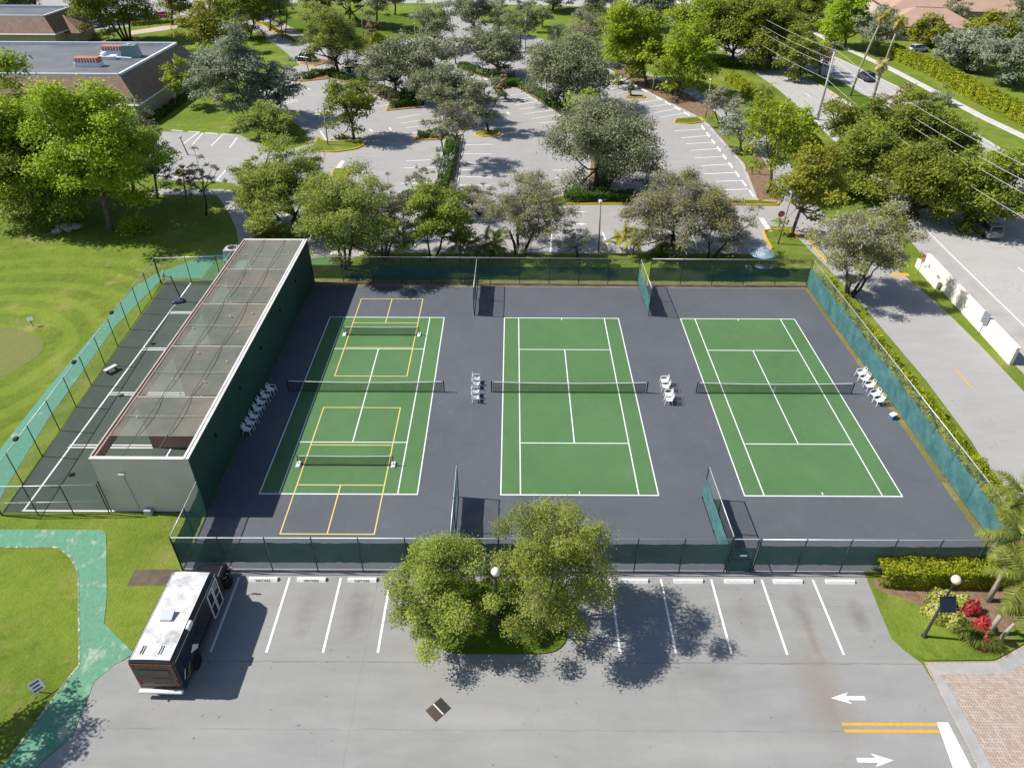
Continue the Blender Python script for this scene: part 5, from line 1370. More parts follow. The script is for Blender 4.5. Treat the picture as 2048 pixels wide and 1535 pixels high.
gb = empty('gable_porch', (-111.43, 139.19), 0.0, 'small brown gabled roof behind the clubhouse', 'building')
MB().box(-4.5, 4.5, -3, 3, 0, 2.6).build('wall', M['cream'], gb)
MB().add([(-6, -4, 2.4), (6, -4, 2.4), (6, 4, 2.4), (-6, 4, 2.4), (-1, 0, 5.6), (1, 0, 5.6)], [(0, 1, 5, 4), (1, 2, 5), (2, 3, 4, 5), (3, 0, 4)]).build('roof', M['shingle'], gb)

# houses beyond the boulevard
M['tile_pink'] = mottle('pink_barrel_tile', (0.34, 0.215, 0.165), (0.43, 0.29, 0.225), 0.2, 5, 0.9, 0.4, 6)
def house(p, w, d, h, rz, label, zr=3.0):
    r = empty('house', (p[0], p[1]), rz, label, 'house', 'houses beyond the boulevard')
    MB().box(-w / 2, w / 2, -d / 2, d / 2, 0, h).build('wall', M['pink'], r)
    e = 0.9; k = d / 2 * .95
    a = [(-w / 2 - e, -d / 2 - e, h - .2), (w / 2 + e, -d / 2 - e, h - .2), (w / 2 + e, d / 2 + e, h - .2), (-w / 2 - e, d / 2 + e, h - .2), (-w / 2 + k, 0, h + zr), (w / 2 - k, 0, h + zr)]
    rf = MB().add(a, [(0, 1, 5, 4), (1, 2, 5), (2, 3, 4, 5), (3, 0, 4)]).build('roof', M['tile_pink'], r)
    MB().tube([a[4], a[5]], .2, 5).build('ridge', M['tile_pink'], rf)
    for x in (-w * .3, 0, w * .3):
        f = MB().box(x - .7, x + .7, -d / 2 - .04, -d / 2 + .02, 1.0, 2.3).build('window', M['glass'], r)
        MB().box(x - .8, x + .8, -d / 2 - .07, -d / 2 - .041, .9, 1.0).build('sill', M['coping'], f)
    return r
house((118, 172), 44, 26, 4.5, -0.15, 'large house with broad pink tiled roof at the upper right', 5)
house((98, 150), 20, 14, 3.5, -0.2, 'lower pink-roofed house with orange porch above the hedge', 3.0)
house((140, 120), 26, 18, 4.0, -0.1, 'house with pale pink roof at the far right edge', 4)

# ------------------------------------------------------------------ plants
M['bark'] = mottle('grey_bark', (0.085, 0.068, 0.052), (0.18, 0.15, 0.12), 1.5, 9, 0.95, 0.6, 12, local=True)
M['bark_dark'] = mottle('dark_bark', (0.03, 0.025, 0.02), (0.075, 0.06, 0.048), 1.5, 9, 0.95, 0.6, 12, local=True)
M['twig'] = plain('grey_twigs', (0.27, 0.25, 0.235), 0.9)
M['palm_trunk'] = mottle('palm_trunk', (0.22, 0.19, 0.15), (0.40, 0.36, 0.30), 0.8, 7, 0.95, 0.5, 8, local=True)
LEAF = {
    'olive': leaf_mat('olive_leaves', (0.054, 0.068, 0.030), (0.20, 0.215, 0.115), (0.2, 0.19, 0.15), 0.05, 0.22),
    'silver': leaf_mat('silver_leaves', (0.075, 0.095, 0.060), (0.235, 0.255, 0.175), (0.22, 0.21, 0.18), 0.05, 0.22),
    'bright': leaf_mat('bright_leaves', (0.064, 0.108, 0.006), (0.255, 0.305, 0.018), (0.3, 0.22, 0.03), 0.04, 0.34),
    'green': leaf_mat('green_leaves', (0.055, 0.080, 0.008), (0.185, 0.21, 0.025), (0.16, 0.12, 0.03), 0.04, 0.28),
    'moss': leaf_mat('mossy_leaves', (0.060, 0.084, 0.010), (0.235, 0.27, 0.045), (0.26, 0.24, 0.19), 0.12, 0.3),
    'sparse': leaf_mat('sparse_leaves', (0.080, 0.090, 0.024), (0.21, 0.21, 0.062), (0.25, 0.232, 0.215), 0.27, 0.3),
    'willow': leaf_mat('willowy_leaves', (0.085, 0.105, 0.045), (0.195, 0.215, 0.105), (0.28, 0.27, 0.22), 0.15, 0.3),
    'rusty': leaf_mat('rusty_leaves', (0.07, 0.075, 0.03), (0.18, 0.165, 0.08), (0.27, 0.16, 0.09), 0.35, 0.28),
    'hedge': leaf_mat('hedge_leaves', (0.075, 0.12, 0.005), (0.33, 0.35, 0.016), (0.36, 0.34, 0.03), 0.10, 0.3),
    'hedge_dark': leaf_mat('dark_hedge_leaves', (0.022, 0.055, 0.007), (0.08, 0.135, 0.016), (0.12, 0.14, 0.03), 0.05, 0.28),
    'yellow': leaf_mat('yellow_shrub_leaves', (0.16, 0.19, 0.015), (0.48, 0.46, 0.10), (0.5, 0.46, 0.2), 0.1, 0.3),
    'red': leaf_mat('red_shrub_leaves', (0.14, 0.01, 0.015), (0.46, 0.045, 0.06), (0.3, 0.05, 0.03), 0.1, 0.3),
    'orange': leaf_mat('orange_tinted_leaves', (0.07, 0.095, 0.008), (0.22, 0.215, 0.02), (0.24, 0.17, 0.02), 0.16, 0.3),
    'palm': leaf_mat('palm_leaves', (0.045, 0.075, 0.010), (0.175, 0.20, 0.035), (0.3, 0.22, 0.08), 0.08, 0.3),
    'palm_yellow': leaf_mat('yellowing_palm_leaves', (0.10, 0.11, 0.012), (0.30, 0.27, 0.05), (0.38, 0.26, 0.1), 0.2, 0.3),
    'palm_straw': leaf_mat('straw_palm_leaves', (0.2, 0.16, 0.06), (0.42, 0.36, 0.18), (0.4, 0.25, 0.12), 0.2, 0.3),
}
#           leaf length, leaf width, density, clumps, clump size, twigs, bark
KIND = {
    'olive': (0.26, 0.12, 0.95, 46, 0.28, 9, 'bark_dark'), 'silver': (0.28, 0.12, 1.25, 46, 0.29, 7, 'bark'), 'bright': (0.31, 0.17, 1.2, 46, 0.29, 4, 'bark'),
    'green': (0.28, 0.15, 1.25, 46, 0.30, 4, 'bark_dark'), 'moss': (0.25, 0.105, 1.0, 52, 0.25, 14, 'bark_dark'), 'sparse': (0.23, 0.095, 0.5, 54, 0.23, 34, 'bark_dark'),
    'willow': (0.42, 0.08, 0.95, 44, 0.28, 16, 'bark_dark'), 'rusty': (0.28, 0.13, 0.9, 36, 0.28, 14, 'bark'), 'orange': (0.36, 0.18, 1.1, 40, 0.30, 6, 'bark'),
}
def tree(d, kind, label, name='shade_tree', lscale=1.0, stems=1, dens=1.0, group=None, seed=None, lean=0.0, lumpy=1.0):
    x, y, cx, zc, r, rz = d
    if group not in ('big bright trees on the left lawn', 'trees behind the courts') and y > -15:
        r *= 0.9; rz *= 0.94
    if group == 'trees behind the courts':
        dens *= 1.45; zc -= 0.25
    L, Wd, den, nc, cs, tw, bark = KIND[kind]
    seed = seed if seed is not None else (int(abs(x) * 37 + abs(y) * 91) % 9973)
    g = np.random.default_rng(seed)
    zc = max(zc, rz * 0.75 + 0.6)
    root = empty(name, (x, y), 0, label, 'tree', group)
    dist = math.hypot(math.hypot(x + 4.8, y + 47.5), 35)
    kd = min(1.7, max(0.8, dist / 85)); L = L * lscale * kd; Wd = Wd * lscale * kd
    c0 = np.array([cx - x, 0, zc])
    # clump centres through the crown, fewer underneath
    nc = int(nc * 1.45 * min(1.6, max(0.45, r / 4.2)))
    cc = []
    while len(cc) < nc:
        q = g.normal(0, 1, 3); q /= np.linalg.norm(q)
        rad = g.uniform(0.5, 0.98) if g.random() < 0.85 else g.uniform(0.1, 0.4)
        if q[2] < -0.35 and g.random() < 0.75: continue
        lump = 1 + lumpy * 0.2 * math.sin(2.3 * q[0] * 2 + seed) * math.cos(2.1 * q[1] * 2 + seed * 1.7) + lumpy * 0.16 * math.sin(4.1 * q[2] + 3 * q[0] + seed * 2) + lumpy * 0.1 * math.sin(7 * q[1] + seed)
        q = q * rad * lump
        if any(np.linalg.norm(q - k) < 0.17 for k in cc) and g.random() < 0.7: continue
        cc.append(q)
    cc = np.array(cc) * np.array([r, r, rz]) + c0
    csz = r * cs * 0.82 * g.uniform(0.6, 1.35, nc)
    csz = np.minimum(csz, rz * 0.6)
    area = 4 * math.pi * np.sum(csz ** 2) * 0.55
    n = int(np.clip(area * 0.72 * den * dens / (0.5 * L * Wd), 900, 42000))
    pick = g.choice(nc, n, p=csz ** 2 / np.sum(csz ** 2))
    q = g.normal(0, 1, (n, 3)); q /= np.linalg.norm(q, axis=1, keepdims=True)
    q[:, 2] = np.where(q[:, 2] < -0.3, -q[:, 2] * 0.6, q[:, 2])
    rad = np.clip(g.normal(0.86, 0.26, (n, 1)), 0.1, 1.6)
    C = cc[pick] + q * rad * csz[pick][:, None] * np.array([1, 1, 0.85])
    # bring the ragged crown back to the surveyed size
    ex = np.percentile(np.abs(C[:, :2] - c0[:2]), 97.5, axis=0); ez = np.percentile(np.abs(C[:, 2] - c0[2]), 97.5)
    K = np.array([r / ex[0], r / ex[1], rz / ez])
    C = c0 + (C - c0) * K; cc = c0 + (cc - c0) * K; csz = csz * K.mean()
    C[:, 2] = np.maximum(C[:, 2], 0.25)
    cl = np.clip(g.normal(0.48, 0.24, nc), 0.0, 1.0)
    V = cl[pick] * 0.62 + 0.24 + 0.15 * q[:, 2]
    dry = np.clip(0.62 * g.uniform(0, 1, n) + 0.38 * g.uniform(0, 1, nc)[pick] + (0.12 if kind == 'sparse' else 0), 0, 1)
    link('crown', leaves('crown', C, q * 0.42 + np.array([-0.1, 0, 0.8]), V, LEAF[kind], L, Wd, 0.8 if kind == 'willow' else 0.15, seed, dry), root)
    # trunk, limbs and branches
    mb = MB()
    tr = max(0.09, 0.052 * r + 0.02)
    zf = max(0.7, min(zc - rz * 0.55, zc * 0.62))
    forks = []
    for s in range(stems):
        a = 2 * math.pi * s / max(1, stems) + g.uniform(0, 1)
        off = 0.0 if stems == 1 else tr * 1.6
        top = np.array([c0[0] * 0.35 + (0 if stems == 1 else math.cos(a) * r * 0.28) + g.normal(0, 0.12), (0 if stems == 1 else math.sin(a) * r * 0.28) + g.normal(0, 0.12), zf])
        b0 = np.array([math.cos(a) * off, math.sin(a) * off, -0.05])
        mid = (b0 + top) / 2 + g.normal(0, 0.1, 3) * [1, 1, 0]
        k = tr if stems == 1 else tr * 0.62
        mb.tube([b0, b0 + (mid - b0) * 0.25, mid, top], [k * 1.45, k * 1.05, k * 0.92, k * 0.8], 7)
        forks.append((top, k * 0.8))
    order = np.argsort(-np.linalg.norm((cc - c0) / np.array([r, r, rz]), axis=1))
    nl = min(nc, 9 if r > 3 else 6)
    limbs = []
    for j in order[:: max(1, nc // nl)][:nl]:
        f, k = min(forks, key=lambda t: np.linalg.norm(t[0] - cc[j]) + g.uniform(0, r * .3))
        e = cc[j]; m1 = f + (e - f) * 0.45 + np.array([0, 0, -0.10 * rz]) + g.normal(0, 0.06 * r, 3)
        pts = [f, f + (m1 - f) * 0.5 + g.normal(0, .03 * r, 3), m1, (m1 + e) / 2 + g.normal(0, .04 * r, 3), e]
        mb.tube(pts, [k * 0.75, k * 0.62, k * 0.48, k * 0.3, k * 0.14], 6)
        limbs += [(p, k * 0.25) for p in pts[1:]]
    for j in range(nc):
        f, k = min(limbs, key=lambda t: np.linalg.norm(t[0] - cc[j]))
        if np.linalg.norm(f - cc[j]) < 0.05: continue
        m1 = (f + cc[j]) / 2 + g.normal(0, 0.05 * r, 3)
        mb.tube([f, m1, cc[j]], [k * 0.9, k * 0.6, k * 0.25], 4, False)
    mb.build('trunk', M[bark], root, True)
    if tw:
        tb = MB()
        for j in range(nc):
            for t in range(tw):
                v = g.normal(0, 1, 3); v[2] = abs(v[2]) * 0.7; v /= np.linalg.norm(v)
                e = cc[j] + v * csz[j] * g.uniform(0.7, 1.25) * np.array([1, 1, .8])
                w = 0.010 * min(1.9, max(1.0, dist / 60))
                tb.tube([cc[j] + v * 0.1, (cc[j] + e) / 2 + g.normal(0, 0.05, 3), e], [w * 1.6, w * 1.1, w * 0.4], 3, False)
        tag(tb.build('twigs', M['twig'], root), kind='stuff')
    return root

# -- the two island trees of the front lot
tree((-8.34, -22.14, -8.39, 2.45, 2.91, 2.68), 'moss', 'left of the two bushy trees on the front island', lscale=0.68, stems=3, dens=2.3, seed=5, lumpy=0.45)
tree((-2.83, -22.11, -2.51, 4.05, 3.12, 4.02), 'moss', 'right and taller of the two trees on the front island', lscale=0.68, stems=3, dens=2.3, seed=8, lumpy=0.45)
# -- row behind the courts
RB = 'trees behind the courts'
tree((-29.72, 31.58, -30.47, 5.02, 5.03, 5.07), 'moss', 'wide mossy tree behind the handball court far end', stems=1, group=RB)
tree((-33.1, 34.74, -35.13, 3.47, 2.68, 3.69), 'moss', 'rounded tree left of the mossy tree by the garden path', group=RB)
tree((-22.8, 22.26, -21.98, 6.13, 4.73, 4.1), 'moss', 'forked dark-trunked tree behind the left court by the white cabinet', stems=3, dens=1.1, group=RB)
tree((-18.75, 24.09, -17.37, 4.2, 3.3, 3.09), 'sparse', 'twiggy tree second from the left behind the left court', stems=3, group=RB)
tree((-13.55, 24.39, -12.48, 4.49, 3.3, 3.52), 'green', 'leafy green tree behind the left court near the divider', stems=2, group=RB)
tree((-17.93, 30.59, -20.6, 5.01, 2.38, 2.55), 'sparse', 'thin grey tree between the mossy trees and back lot', group=RB)
tree((-3.89, 26.11, -3.13, 5.03, 4.76, 3.72), 'sparse', 'wide open-branched grey tree behind the middle court', stems=4, dens=0.8, group=RB)
tree((2.44, 24.31, 2, 2.82, 2.05, 1.74), 'sparse', 'nearly bare small tree behind the middle court', dens=0.25, group=RB)
tree((13.55, 26.29, 13.69, 4.8, 5.53, 3.4), 'sparse', 'broad yellow-grey tree behind the right divider', stems=4, dens=1.4, group=RB)
tree((17.08, 24.46, 18.39, 3.41, 3.12, 2.99), 'sparse', 'grey twisted tree beside the patterned umbrella', stems=3, dens=0.6, group=RB)
tree((29.46, 16.7, 29.32, 4.83, 4.1, 4.14), 'sparse', 'silvery dark-trunked tree at the right fence corner', stems=4, dens=1.7, group=RB)
tree((-16.95, 40.45, -16.45, 2.48, 1.9, 2.18), 'sparse', 'small twiggy tree at the short yellow median', dens=0.7)
tree((-8.78, 36.54, -9.96, 1.94, 3.06, 1.64), 'sparse', 'pale straggly tree above the areca palms', dens=0.7, group=RB)
# -- left mass
LB = 'big bright trees on the left lawn'
tree((-52.28, 31.61, -50.91, 8.79, 6.22, 7.59), 'bright', 'huge bright-crowned tree with thick grey trunk on the left lawn', dens=1.15, group=LB)
tree((-66.72, 38.22, -63.81, 8, 6.68, 8.56), 'bright', 'huge bright tree cut by the left frame edge', dens=1.15, group=LB)
tree((-60.36, 34.43, -59.73, 4.08, 5.44, 5.02), 'green', 'low-spreading green tree above the boulders', dens=1.1, group=LB)
tree((-53.86, 41.68, -52.29, 6.33, 3.74, 5.04), 'olive', 'dark tree behind the huge left trunk', group=LB)
tree((-50.83, 41.72, -49.01, 4.76, 2.64, 3.52), 'silver', 'grey-green leaning tree at the edge of the left bays')
tree((-42.61, 36.15, -41.51, 4.9, 2.15, 3.23), 'sparse', 'slim open tree on the lawn left of the garden path', dens=0.9)
tree((-46.35, 39.6, -45.6, 2.82, 1.38, 2.06), 'rusty', 'thin bush-like tree with drooping stems by the west bays')
tree((-35.0, -29.2, -35.0, 6.0, 2.6, 2.2), 'olive', 'tree beyond the left edge that shades the near lawn')
# -- clubhouse surroundings
tree((-48.06, 76.52, -50.29, 6.22, 6.39, 7.11), 'silver', 'large silver-green tree on the clubhouse lawn', dens=1.1)
tree((-47.63, 77.11, -43.28, 5.14, 3.47, 4), 'silver', 'side tree reaching over the bays beside the large silver one')
tree((-64.18, 83.18, -62.58, 4.27, 3.11, 3.7), 'bright', 'small bright round tree by the clubhouse eave')
tree((-70.24, 110.85, -69.14, 2.27, 4.11, 2.14), 'bright', 'low bright shrubby tree behind the small round one')
tree((-43.02, 67.91, -43.41, -0, 4.62, 2.41), 'moss', 'grey-green tree between clubhouse lawn and bays')
tree((-73.9, 125.87, -72.12, 4.91, 5.73, 5.92), 'orange', 'orange-tinted tree behind the clubhouse', stems=3)
tree((-97.22, 139.53, -98.93, 9.37, 8.7, 9.43), 'green', 'tall tree with many pale trunks behind the clubhouse', stems=4)
tree((-123.13, 166.54, -118.68, 8.81, 6.57, 7.84), 'green', 'tall green tree at the top left edge')
tree((-137.08, 162.52, -136.09, 4.04, 5.51, 5.4), 'olive', 'grey-green tree at the top left corner')
tree((-132.45, 166.29, -132.07, 7.16, 4.62, 6.93), 'green', 'dark slender tree at the top left corner')
tree((-69.12, 142.56, -67.3, 6.87, 6.18, 7.78), 'green', 'leafy tree left of the west entrance drive', stems=2)
tree((-66.66, 152.64, -64.88, 5.92, 4.37, 5.91), 'green', 'slim tree on the entrance island')
tree((-60.85, 143.96, -59.09, 8.29, 3.57, 5.35), 'willow', 'pale-trunked tree on the entrance island end', stems=2)
tree((-94.32, 160.08, -91.67, 7.29, 6.16, 7.53), 'green', 'leaning tree by the red car', lean=1)
tree((-89.61, 175.13, -86.46, 7.29, 8.21, 6.81), 'green', 'dark tree at the top edge above the orange-tinted one')
# -- north side
tree((-40.32, 108.02, -41.11, 5.82, 6.19, 6.35), 'moss', 'light green spreading tree at the west end of the divider')
tree((-57.02, 166.81, -56.24, 5.06, 5.33, 6.22), 'green', 'dark leafy tree at the top by the lawn')
tree((-47.37, 159.89, -46.77, 6.66, 5.79, 6.72), 'green', 'dense dark tree right of the white lamp pole')
tree((-39.6, 154.64, -38.21, 7.15, 5.02, 5.42), 'olive', 'dense tree at the top in front of the road')
tree((-38.04, 176.55, -37.44, 6.53, 4.83, 4.37), 'green', 'dark tree at the top edge near the entrance')
tree((-38.43, 139.16, -38.5, 2.56, 2.14, 3.18), 'rusty', 'small greyish tree above the yellow-green clipped shrubs')
tree((-22.76, 131.18, -22.69, 4.97, 5.09, 4.75), 'olive', 'round olive tree on the north drive bend')
tree((-14.26, 147.53, -14.72, 5.64, 5.86, 5.01), 'olive', 'dark spreading tree by the top entrance', stems=1)
tree((-8.27, 146.44, -7.99, 4.36, 3.66, 4.12), 'willow', 'pale feathery tree on the north drive')
tree((-3.16, 133.23, -2.98, 5.33, 4.57, 4.93), 'willow', 'wide feathery willow-like tree beside a lamp pole')
tree((-17.02, 117.34, -16.9, 2.78, 2.76, 2.58), 'sparse', 'small bare-branched tree on the north divider end', dens=0.5)
tree((-7.71, 106.99, -8.38, 4.05, 6, 4.44), 'olive', 'open olive tree on the north divider hedge')
tree((7.3, 132.93, 5.79, 2.7, 3.22, 2.87), 'willow', 'low willowy tree on the drive verge')
tree((13.45, 117.98, 11.24, 5.61, 5.06, 4.82), 'sparse', 'dark-limbed open tree on the drive verge', stems=2, dens=0.9)
tree((2.91, 159.09, 2.84, 2.48, 2.86, 2.32), 'olive', 'small tree on the lawn near the top')
tree((0.28, 152.34, 0.22, 2.87, 1.76, 2.13), 'green', 'little sapling on the top lawn')
tree((19.48, 154.78, 17.68, 6.53, 5.66, 6.47), 'willow', 'tall pale-trunked tree at the top edge', stems=2)
tree((33.25, 156.46, 31.29, 5.49, 6.11, 5.46), 'silver', 'grey-green tree near the boulevard top')
tree((6.63, 184.37, 7.19, 4.25, 7.17, 4.68), 'olive', 'dark tree by the top road')
# -- lot trees
tree((-29.71, 66.09, -29.82, 5.23, 4.13, 3.84), 'green', 'round-crowned tree on the yellow-kerbed island with long shadow', dens=1.1)
tree((-32.34, 93.81, -31.81, 3.02, 2.79, 3.21), 'olive', 'small olive tree in the west divider')
tree((-25.93, 89.39, -26.32, 5.54, 5.54, 5.07), 'olive', 'olive tree in the west divider, left of the dense pair')
tree((-20.94, 85.51, -20.12, 5.48, 5.24, 5.27), 'olive', 'dense olive tree in the west divider, right of the pair')
tree((-14.95, 76.48, -14.76, 4.24, 5.46, 4.16), 'olive', 'dense dark tree at the end of the west divider')
tree((-8.68, 69.99, -9.95, 4.51, 3.79, 3.91), 'olive', 'olive tree on the small yellow-kerbed pit')
tree((-5.75, 89.07, -6.67, -0.89, 1.47, 2.21), 'rusty', 'thin yellowish sapling beside the olive tree')
tree((-14.07, 54.45, -13.3, 5.83, 4.18, 3.06), 'sparse', 'pale dried tree over the long low hedge', dens=0.8, stems=2)
tree((-14.42, 44.78, -13.91, 3.31, 1.57, 2.35), 'silver', 'narrow grey tree in the low hedge bed')
tree((4.51, 84.35, 4.23, 5.93, 7.35, 4.96), 'olive', 'wide dark olive tree on the middle divider')
tree((6.45, 74.56, 6.45, 2.74, 2.96, 3.01), 'bright', 'yellow-green bushy tree at the middle divider tip')
tree((9.32, 74.05, 9.95, 2.54, 2.63, 2.32), 'sparse', 'pale silvery tree behind the big lot tree', dens=0.7)
tree((7.04, 44.17, 7.14, 6.12, 7.14, 5.17), 'olive', 'biggest olive tree in the middle of the back lot', dens=1.1, stems=2)
tree((12.94, 43.71, 12.88, 2.73, 2.14, 2.63), 'rusty', 'small grey bushy tree right of the biggest lot tree', dens=1.2)
# -- east strip and boulevard trees
tree((21.58, 100.36, 18.2, 7.07, 6.84, 7.07), 'bright', 'tall bright tree with leaning trunk on the east strip')
tree((25.33, 92.37, 26.53, 5.85, 5.64, 6.68), 'bright', 'bright yellow-tipped tree with many stems on the east strip', stems=5)
tree((35.9, 122.25, 35.19, 4.54, 6.72, 6.8), 'bright', 'bright tree between the strip and the boulevard')
tree((19.13, 106.27, 18.91, 2.13, 1.4, 2.11), 'sparse', 'small forked tree under the bright canopy', dens=0.4)
tree((17.28, 92.22, 17.16, 1.2, 0.74, 1.11), 'olive', 'tiny sapling on the small end island')
tree((43.04, 118.59, 42.15, 3.04, 6.84, 7.68), 'green', 'dark green boulevard tree farthest up the row')
tree((50.07, 115.97, 48.59, 1.98, 7.62, 6.81), 'green', 'dense green boulevard tree behind the drooping palm')
tree((52.85, 104.09, 51.49, 2.76, 4.45, 5.5), 'green', 'boulevard tree above the shaded carriageway')
tree((29.88, 73.82, 29.47, 3.24, 3.43, 3.01), 'sparse', 'spreading grey tree with dark forks on the east strip', stems=3)
tree((29.72, 60.52, 28.94, 3.27, 3.11, 3.21), 'silver', 'grey-leaved round tree on the east strip')
tree((28.98, 43.91, 27.9, 7.09, 3.92, 4.64), 'bright', 'yellow-green tree with rough trunk at the strip south end', dens=0.95)
tree((37.66, 61.79, 37.19, 3, 3.15, 3.41), 'bright', 'yellowish tree behind the rough-trunked one')
tree((28.15, 31.1, 28.49, 5.58, 4.08, 4.7), 'orange', 'olive-yellow tree over the drive by the stop sign', dens=1.1)
tree((45.18, 56.32, 44.13, 2.15, 4.77, 4.98), 'green', 'dense round boulevard tree below the utility pole')
tree((41.81, 44.07, 40.7, 2, 5.23, 4.97), 'green', 'dense boulevard tree above the silvery corner tree')
tree((51.21, 52.26, 50.1, 1.85, 5.75, 5.71), 'green', 'boulevard tree reaching over the carriageway')
tree((45.17, 36.25, 44.2, 2.16, 5.36, 4.76), 'green', 'wide boulevard tree at the white wall end')
tree((55.45, 50.34, 54.65, 1.66, 4.84, 4.69), 'green', 'open boulevard tree with pale gaps')
tree((49.89, 34.2, 50.49, 1.6, 5.76, 4.76), 'green', 'nearest boulevard tree above the half hidden grey SUV')
tree((60.28, 75.98, 59.84, 3.16, 3.15, 3.09), 'rusty', 'vase-shaped reddish tree on the road median', stems=3)
tree((64.17, 74.91, 64.82, 1.95, 2.98, 3.03), 'willow', 'small rounded tree next to the vase-shaped one')
tree((58.18, 109.12, 57.52, 3.34, 3.45, 2.72), 'rusty', 'reddish small tree at the median tip')
FB = 'trees beyond the boulevard'
for i, (d, k, l) in enumerate((((61.46, 185.92, 60.32, 4.46, 6.49, 4.65), 'green', 'green tree at the top beyond the far pavement'), ((67.75, 167.88, 65.39, 4.54, 6.43, 5.97), 'bright', 'leafy tree by the stub pole beyond the pavement'),
        ((73.08, 157.45, 71.44, 3.97, 5.39, 5.55), 'green', 'dark green tree along the far pavement'), ((73.57, 136.06, 71.98, 5.7, 6.36, 6.53), 'bright', 'large bright tree beyond the far pavement'),
        ((78.01, 128.16, 76.33, 4.4, 5.03, 5.13), 'silver', 'grey-green tree behind the tall palms'), ((107.67, 176.56, 108.39, 2.02, 4.2, 3.34), 'bright', 'small tree in front of the pink roofs'),
        ((95.05, 136.55, 92.93, 2.69, 4.92, 3.64), 'orange', 'orange-flowering tree above the far hedge'), ((109.3, 158.36, 108.83, 3.06, 3.88, 3.97), 'olive', 'dark tree against the big pink roof'),
        ((91.82, 114.12, 90.45, 2.21, 6.29, 4.24), 'silver', 'feathery grey-green tree behind the far hedge'), ((92.35, 101.69, 92.28, 2.55, 6.05, 5.99), 'silver', 'wide feathery tree at the right edge behind hedge'),
        ((87.55, 114.03, 86.31, 1.96, 3.77, 3.95), 'silver', 'smaller feathery tree nearest the parked SUV'), ((109.1, 134.12, 107.33, 2.93, 5.21, 4.11), 'orange', 'yellowish tree among the far gardens'),
        ((124.05, 152.14, 123.46, 2.87, 5.04, 5.86), 'olive', 'dark tree at the top right corner'), ((107.63, 142.56, 106.99, 1.67, 3.87, 3.09), 'palm' if False else 'bright', 'bushy yellow-green tree below the big pink roof'),
        ((106.21, 184.64, 104.15, 4.19, 5.74, 5.86), 'green', 'tree at the top behind the palm crowns'))):
    tree(d, k, l, group=FB, lscale=1.1)

# ------------------------------------------------------------------ palms
def frond_mesh(name, L, mat, n=26, width=0.55, arch=0.55, leaflet=0.05, seed=0, stiff=0.0):
    """a feather frond along +x from the origin, drooping at the tip"""
    g = np.random.default_rng(seed)
    C = []; F = []; V = []
    def pos(t): return np.array([L * t * (1 - 0.18 * t), 0, L * (0.42 * t - arch * t * t)])
    for k in range(n):
        t = 0.12 + 0.88 * k / (n - 1)
        p = pos(t); d = pos(min(1, t + .02)) - pos(t - .02); d /= np.linalg.norm(d)
        ln = width * math.sin(math.pi * min(1, 0.18 + t * 0.78)) * g.uniform(.85, 1.1) + .05
        for s in (-1, 1):
            v = np.array([0.45 * d[0], s * 1.0, -0.38 + g.uniform(-.3, .35)]); v /= np.linalg.norm(v)
            a = len(C)
            e = d * leaflet
            C += [p - e, p + e, p + v * ln + e * .2, p + v * ln - e * .2]
            F.append((a, a + 1, a + 2, a + 3)); V.append(g.uniform(.2, .9))
    for k in range(8):
        a = len(C); p, q = pos(k / 8), pos((k + 1) / 8); w = .022
        C += [p + [0, -w, 0], p + [0, w, 0], q + [0, w * .7, 0], q + [0, -w * .7, 0]]
        F.append((a, a + 1, a + 2, a + 3)); V.append(.8)
    me = bpy.data.meshes.new(name); me.from_pydata([tuple(map(float, c)) for c in C], [], F)
    at = me.attributes.new('leafv', 'FLOAT', 'FACE'); at.data.foreach_set('value', np.array(V, dtype=np.float32))
    at = me.attributes.new('leafd', 'FLOAT', 'FACE'); dd = g.uniform(0, 1, len(V)); dd[-8:] = 0.0; at.data.foreach_set('value', dd.astype(np.float32))
    me.materials.append(mat)
    return me
FR = {}
def palm(p, h, label, L=2.4, nf=18, kind='palm', lean=(0, 0), tr=0.11, group=None, skirt=0, name='palm_tree', width=0.55, arch=0.55):
    key = (round(L, 1), kind, width, arch)
    if key not in FR:
        FR[key] = [frond_mesh('frond', L, LEAF[kind], seed=s, width=width, arch=arch * (0.85 + .15 * s), n=46, leaflet=.03) for s in range(3)]
    r = empty(name, (p[0], p[1]), 0, label, 'palm', group)
    MB().tube([(0, 0, -.03), (lean[0] * .2, lean[1] * .2, h * .35), (lean[0] * .6, lean[1] * .6, h * .7), (lean[0], lean[1], h)], [tr * 1.3, tr, tr * .9, tr * .75], 8).build('trunk', M['palm_trunk'], r, True)
    g = random.Random(int(abs(p[0] * 13 + p[1] * 7)))
    for k in range(nf):
        a = k * 2.39996 + g.uniform(-.2, .2); t = k / nf
        link('frond', FR[key][k % 3], r, (lean[0], lean[1], h + .05), (g.uniform(-.15, .15), 0.35 - 1.25 * (1 - t) ** 1.0 * 0.9 + t * .75, a), (1, 1, 1) if t > .25 else (.85, .85, .85))
    if skirt:
        k2 = (round(L, 1), 'palm_straw', width, arch)
        if k2 not in FR: FR[k2] = [frond_mesh('dry_frond', L * .75, LEAF['palm_straw'], seed=9 + s, width=width * .8, arch=.9) for s in range(2)]
        for k in range(skirt):
            link('dry_frond', FR[k2][k % 2], r, (lean[0], lean[1], h - .1), (0, 1.0 + g.uniform(0, .3), k * 2.4))
    return r
tp = (58.31, 92.61, 13.74, 2.1)
palm(tp[:2], tp[2], 'tallest slender palm on the road median, left one', 2.0, 18, 'palm_yellow', (tp[3], 0), .2, 'tall median palms', 6)
tp = (60.48, 88.22, 13.66, 1.03)
palm(tp[:2], tp[2], 'tall slender median palm with shaggy pale crown, right one', 2.2, 20, 'palm_yellow', (tp[3], 0), .2, 'tall median palms', 10)
tp = (58.74, 84.32, 7.48, -0.18)
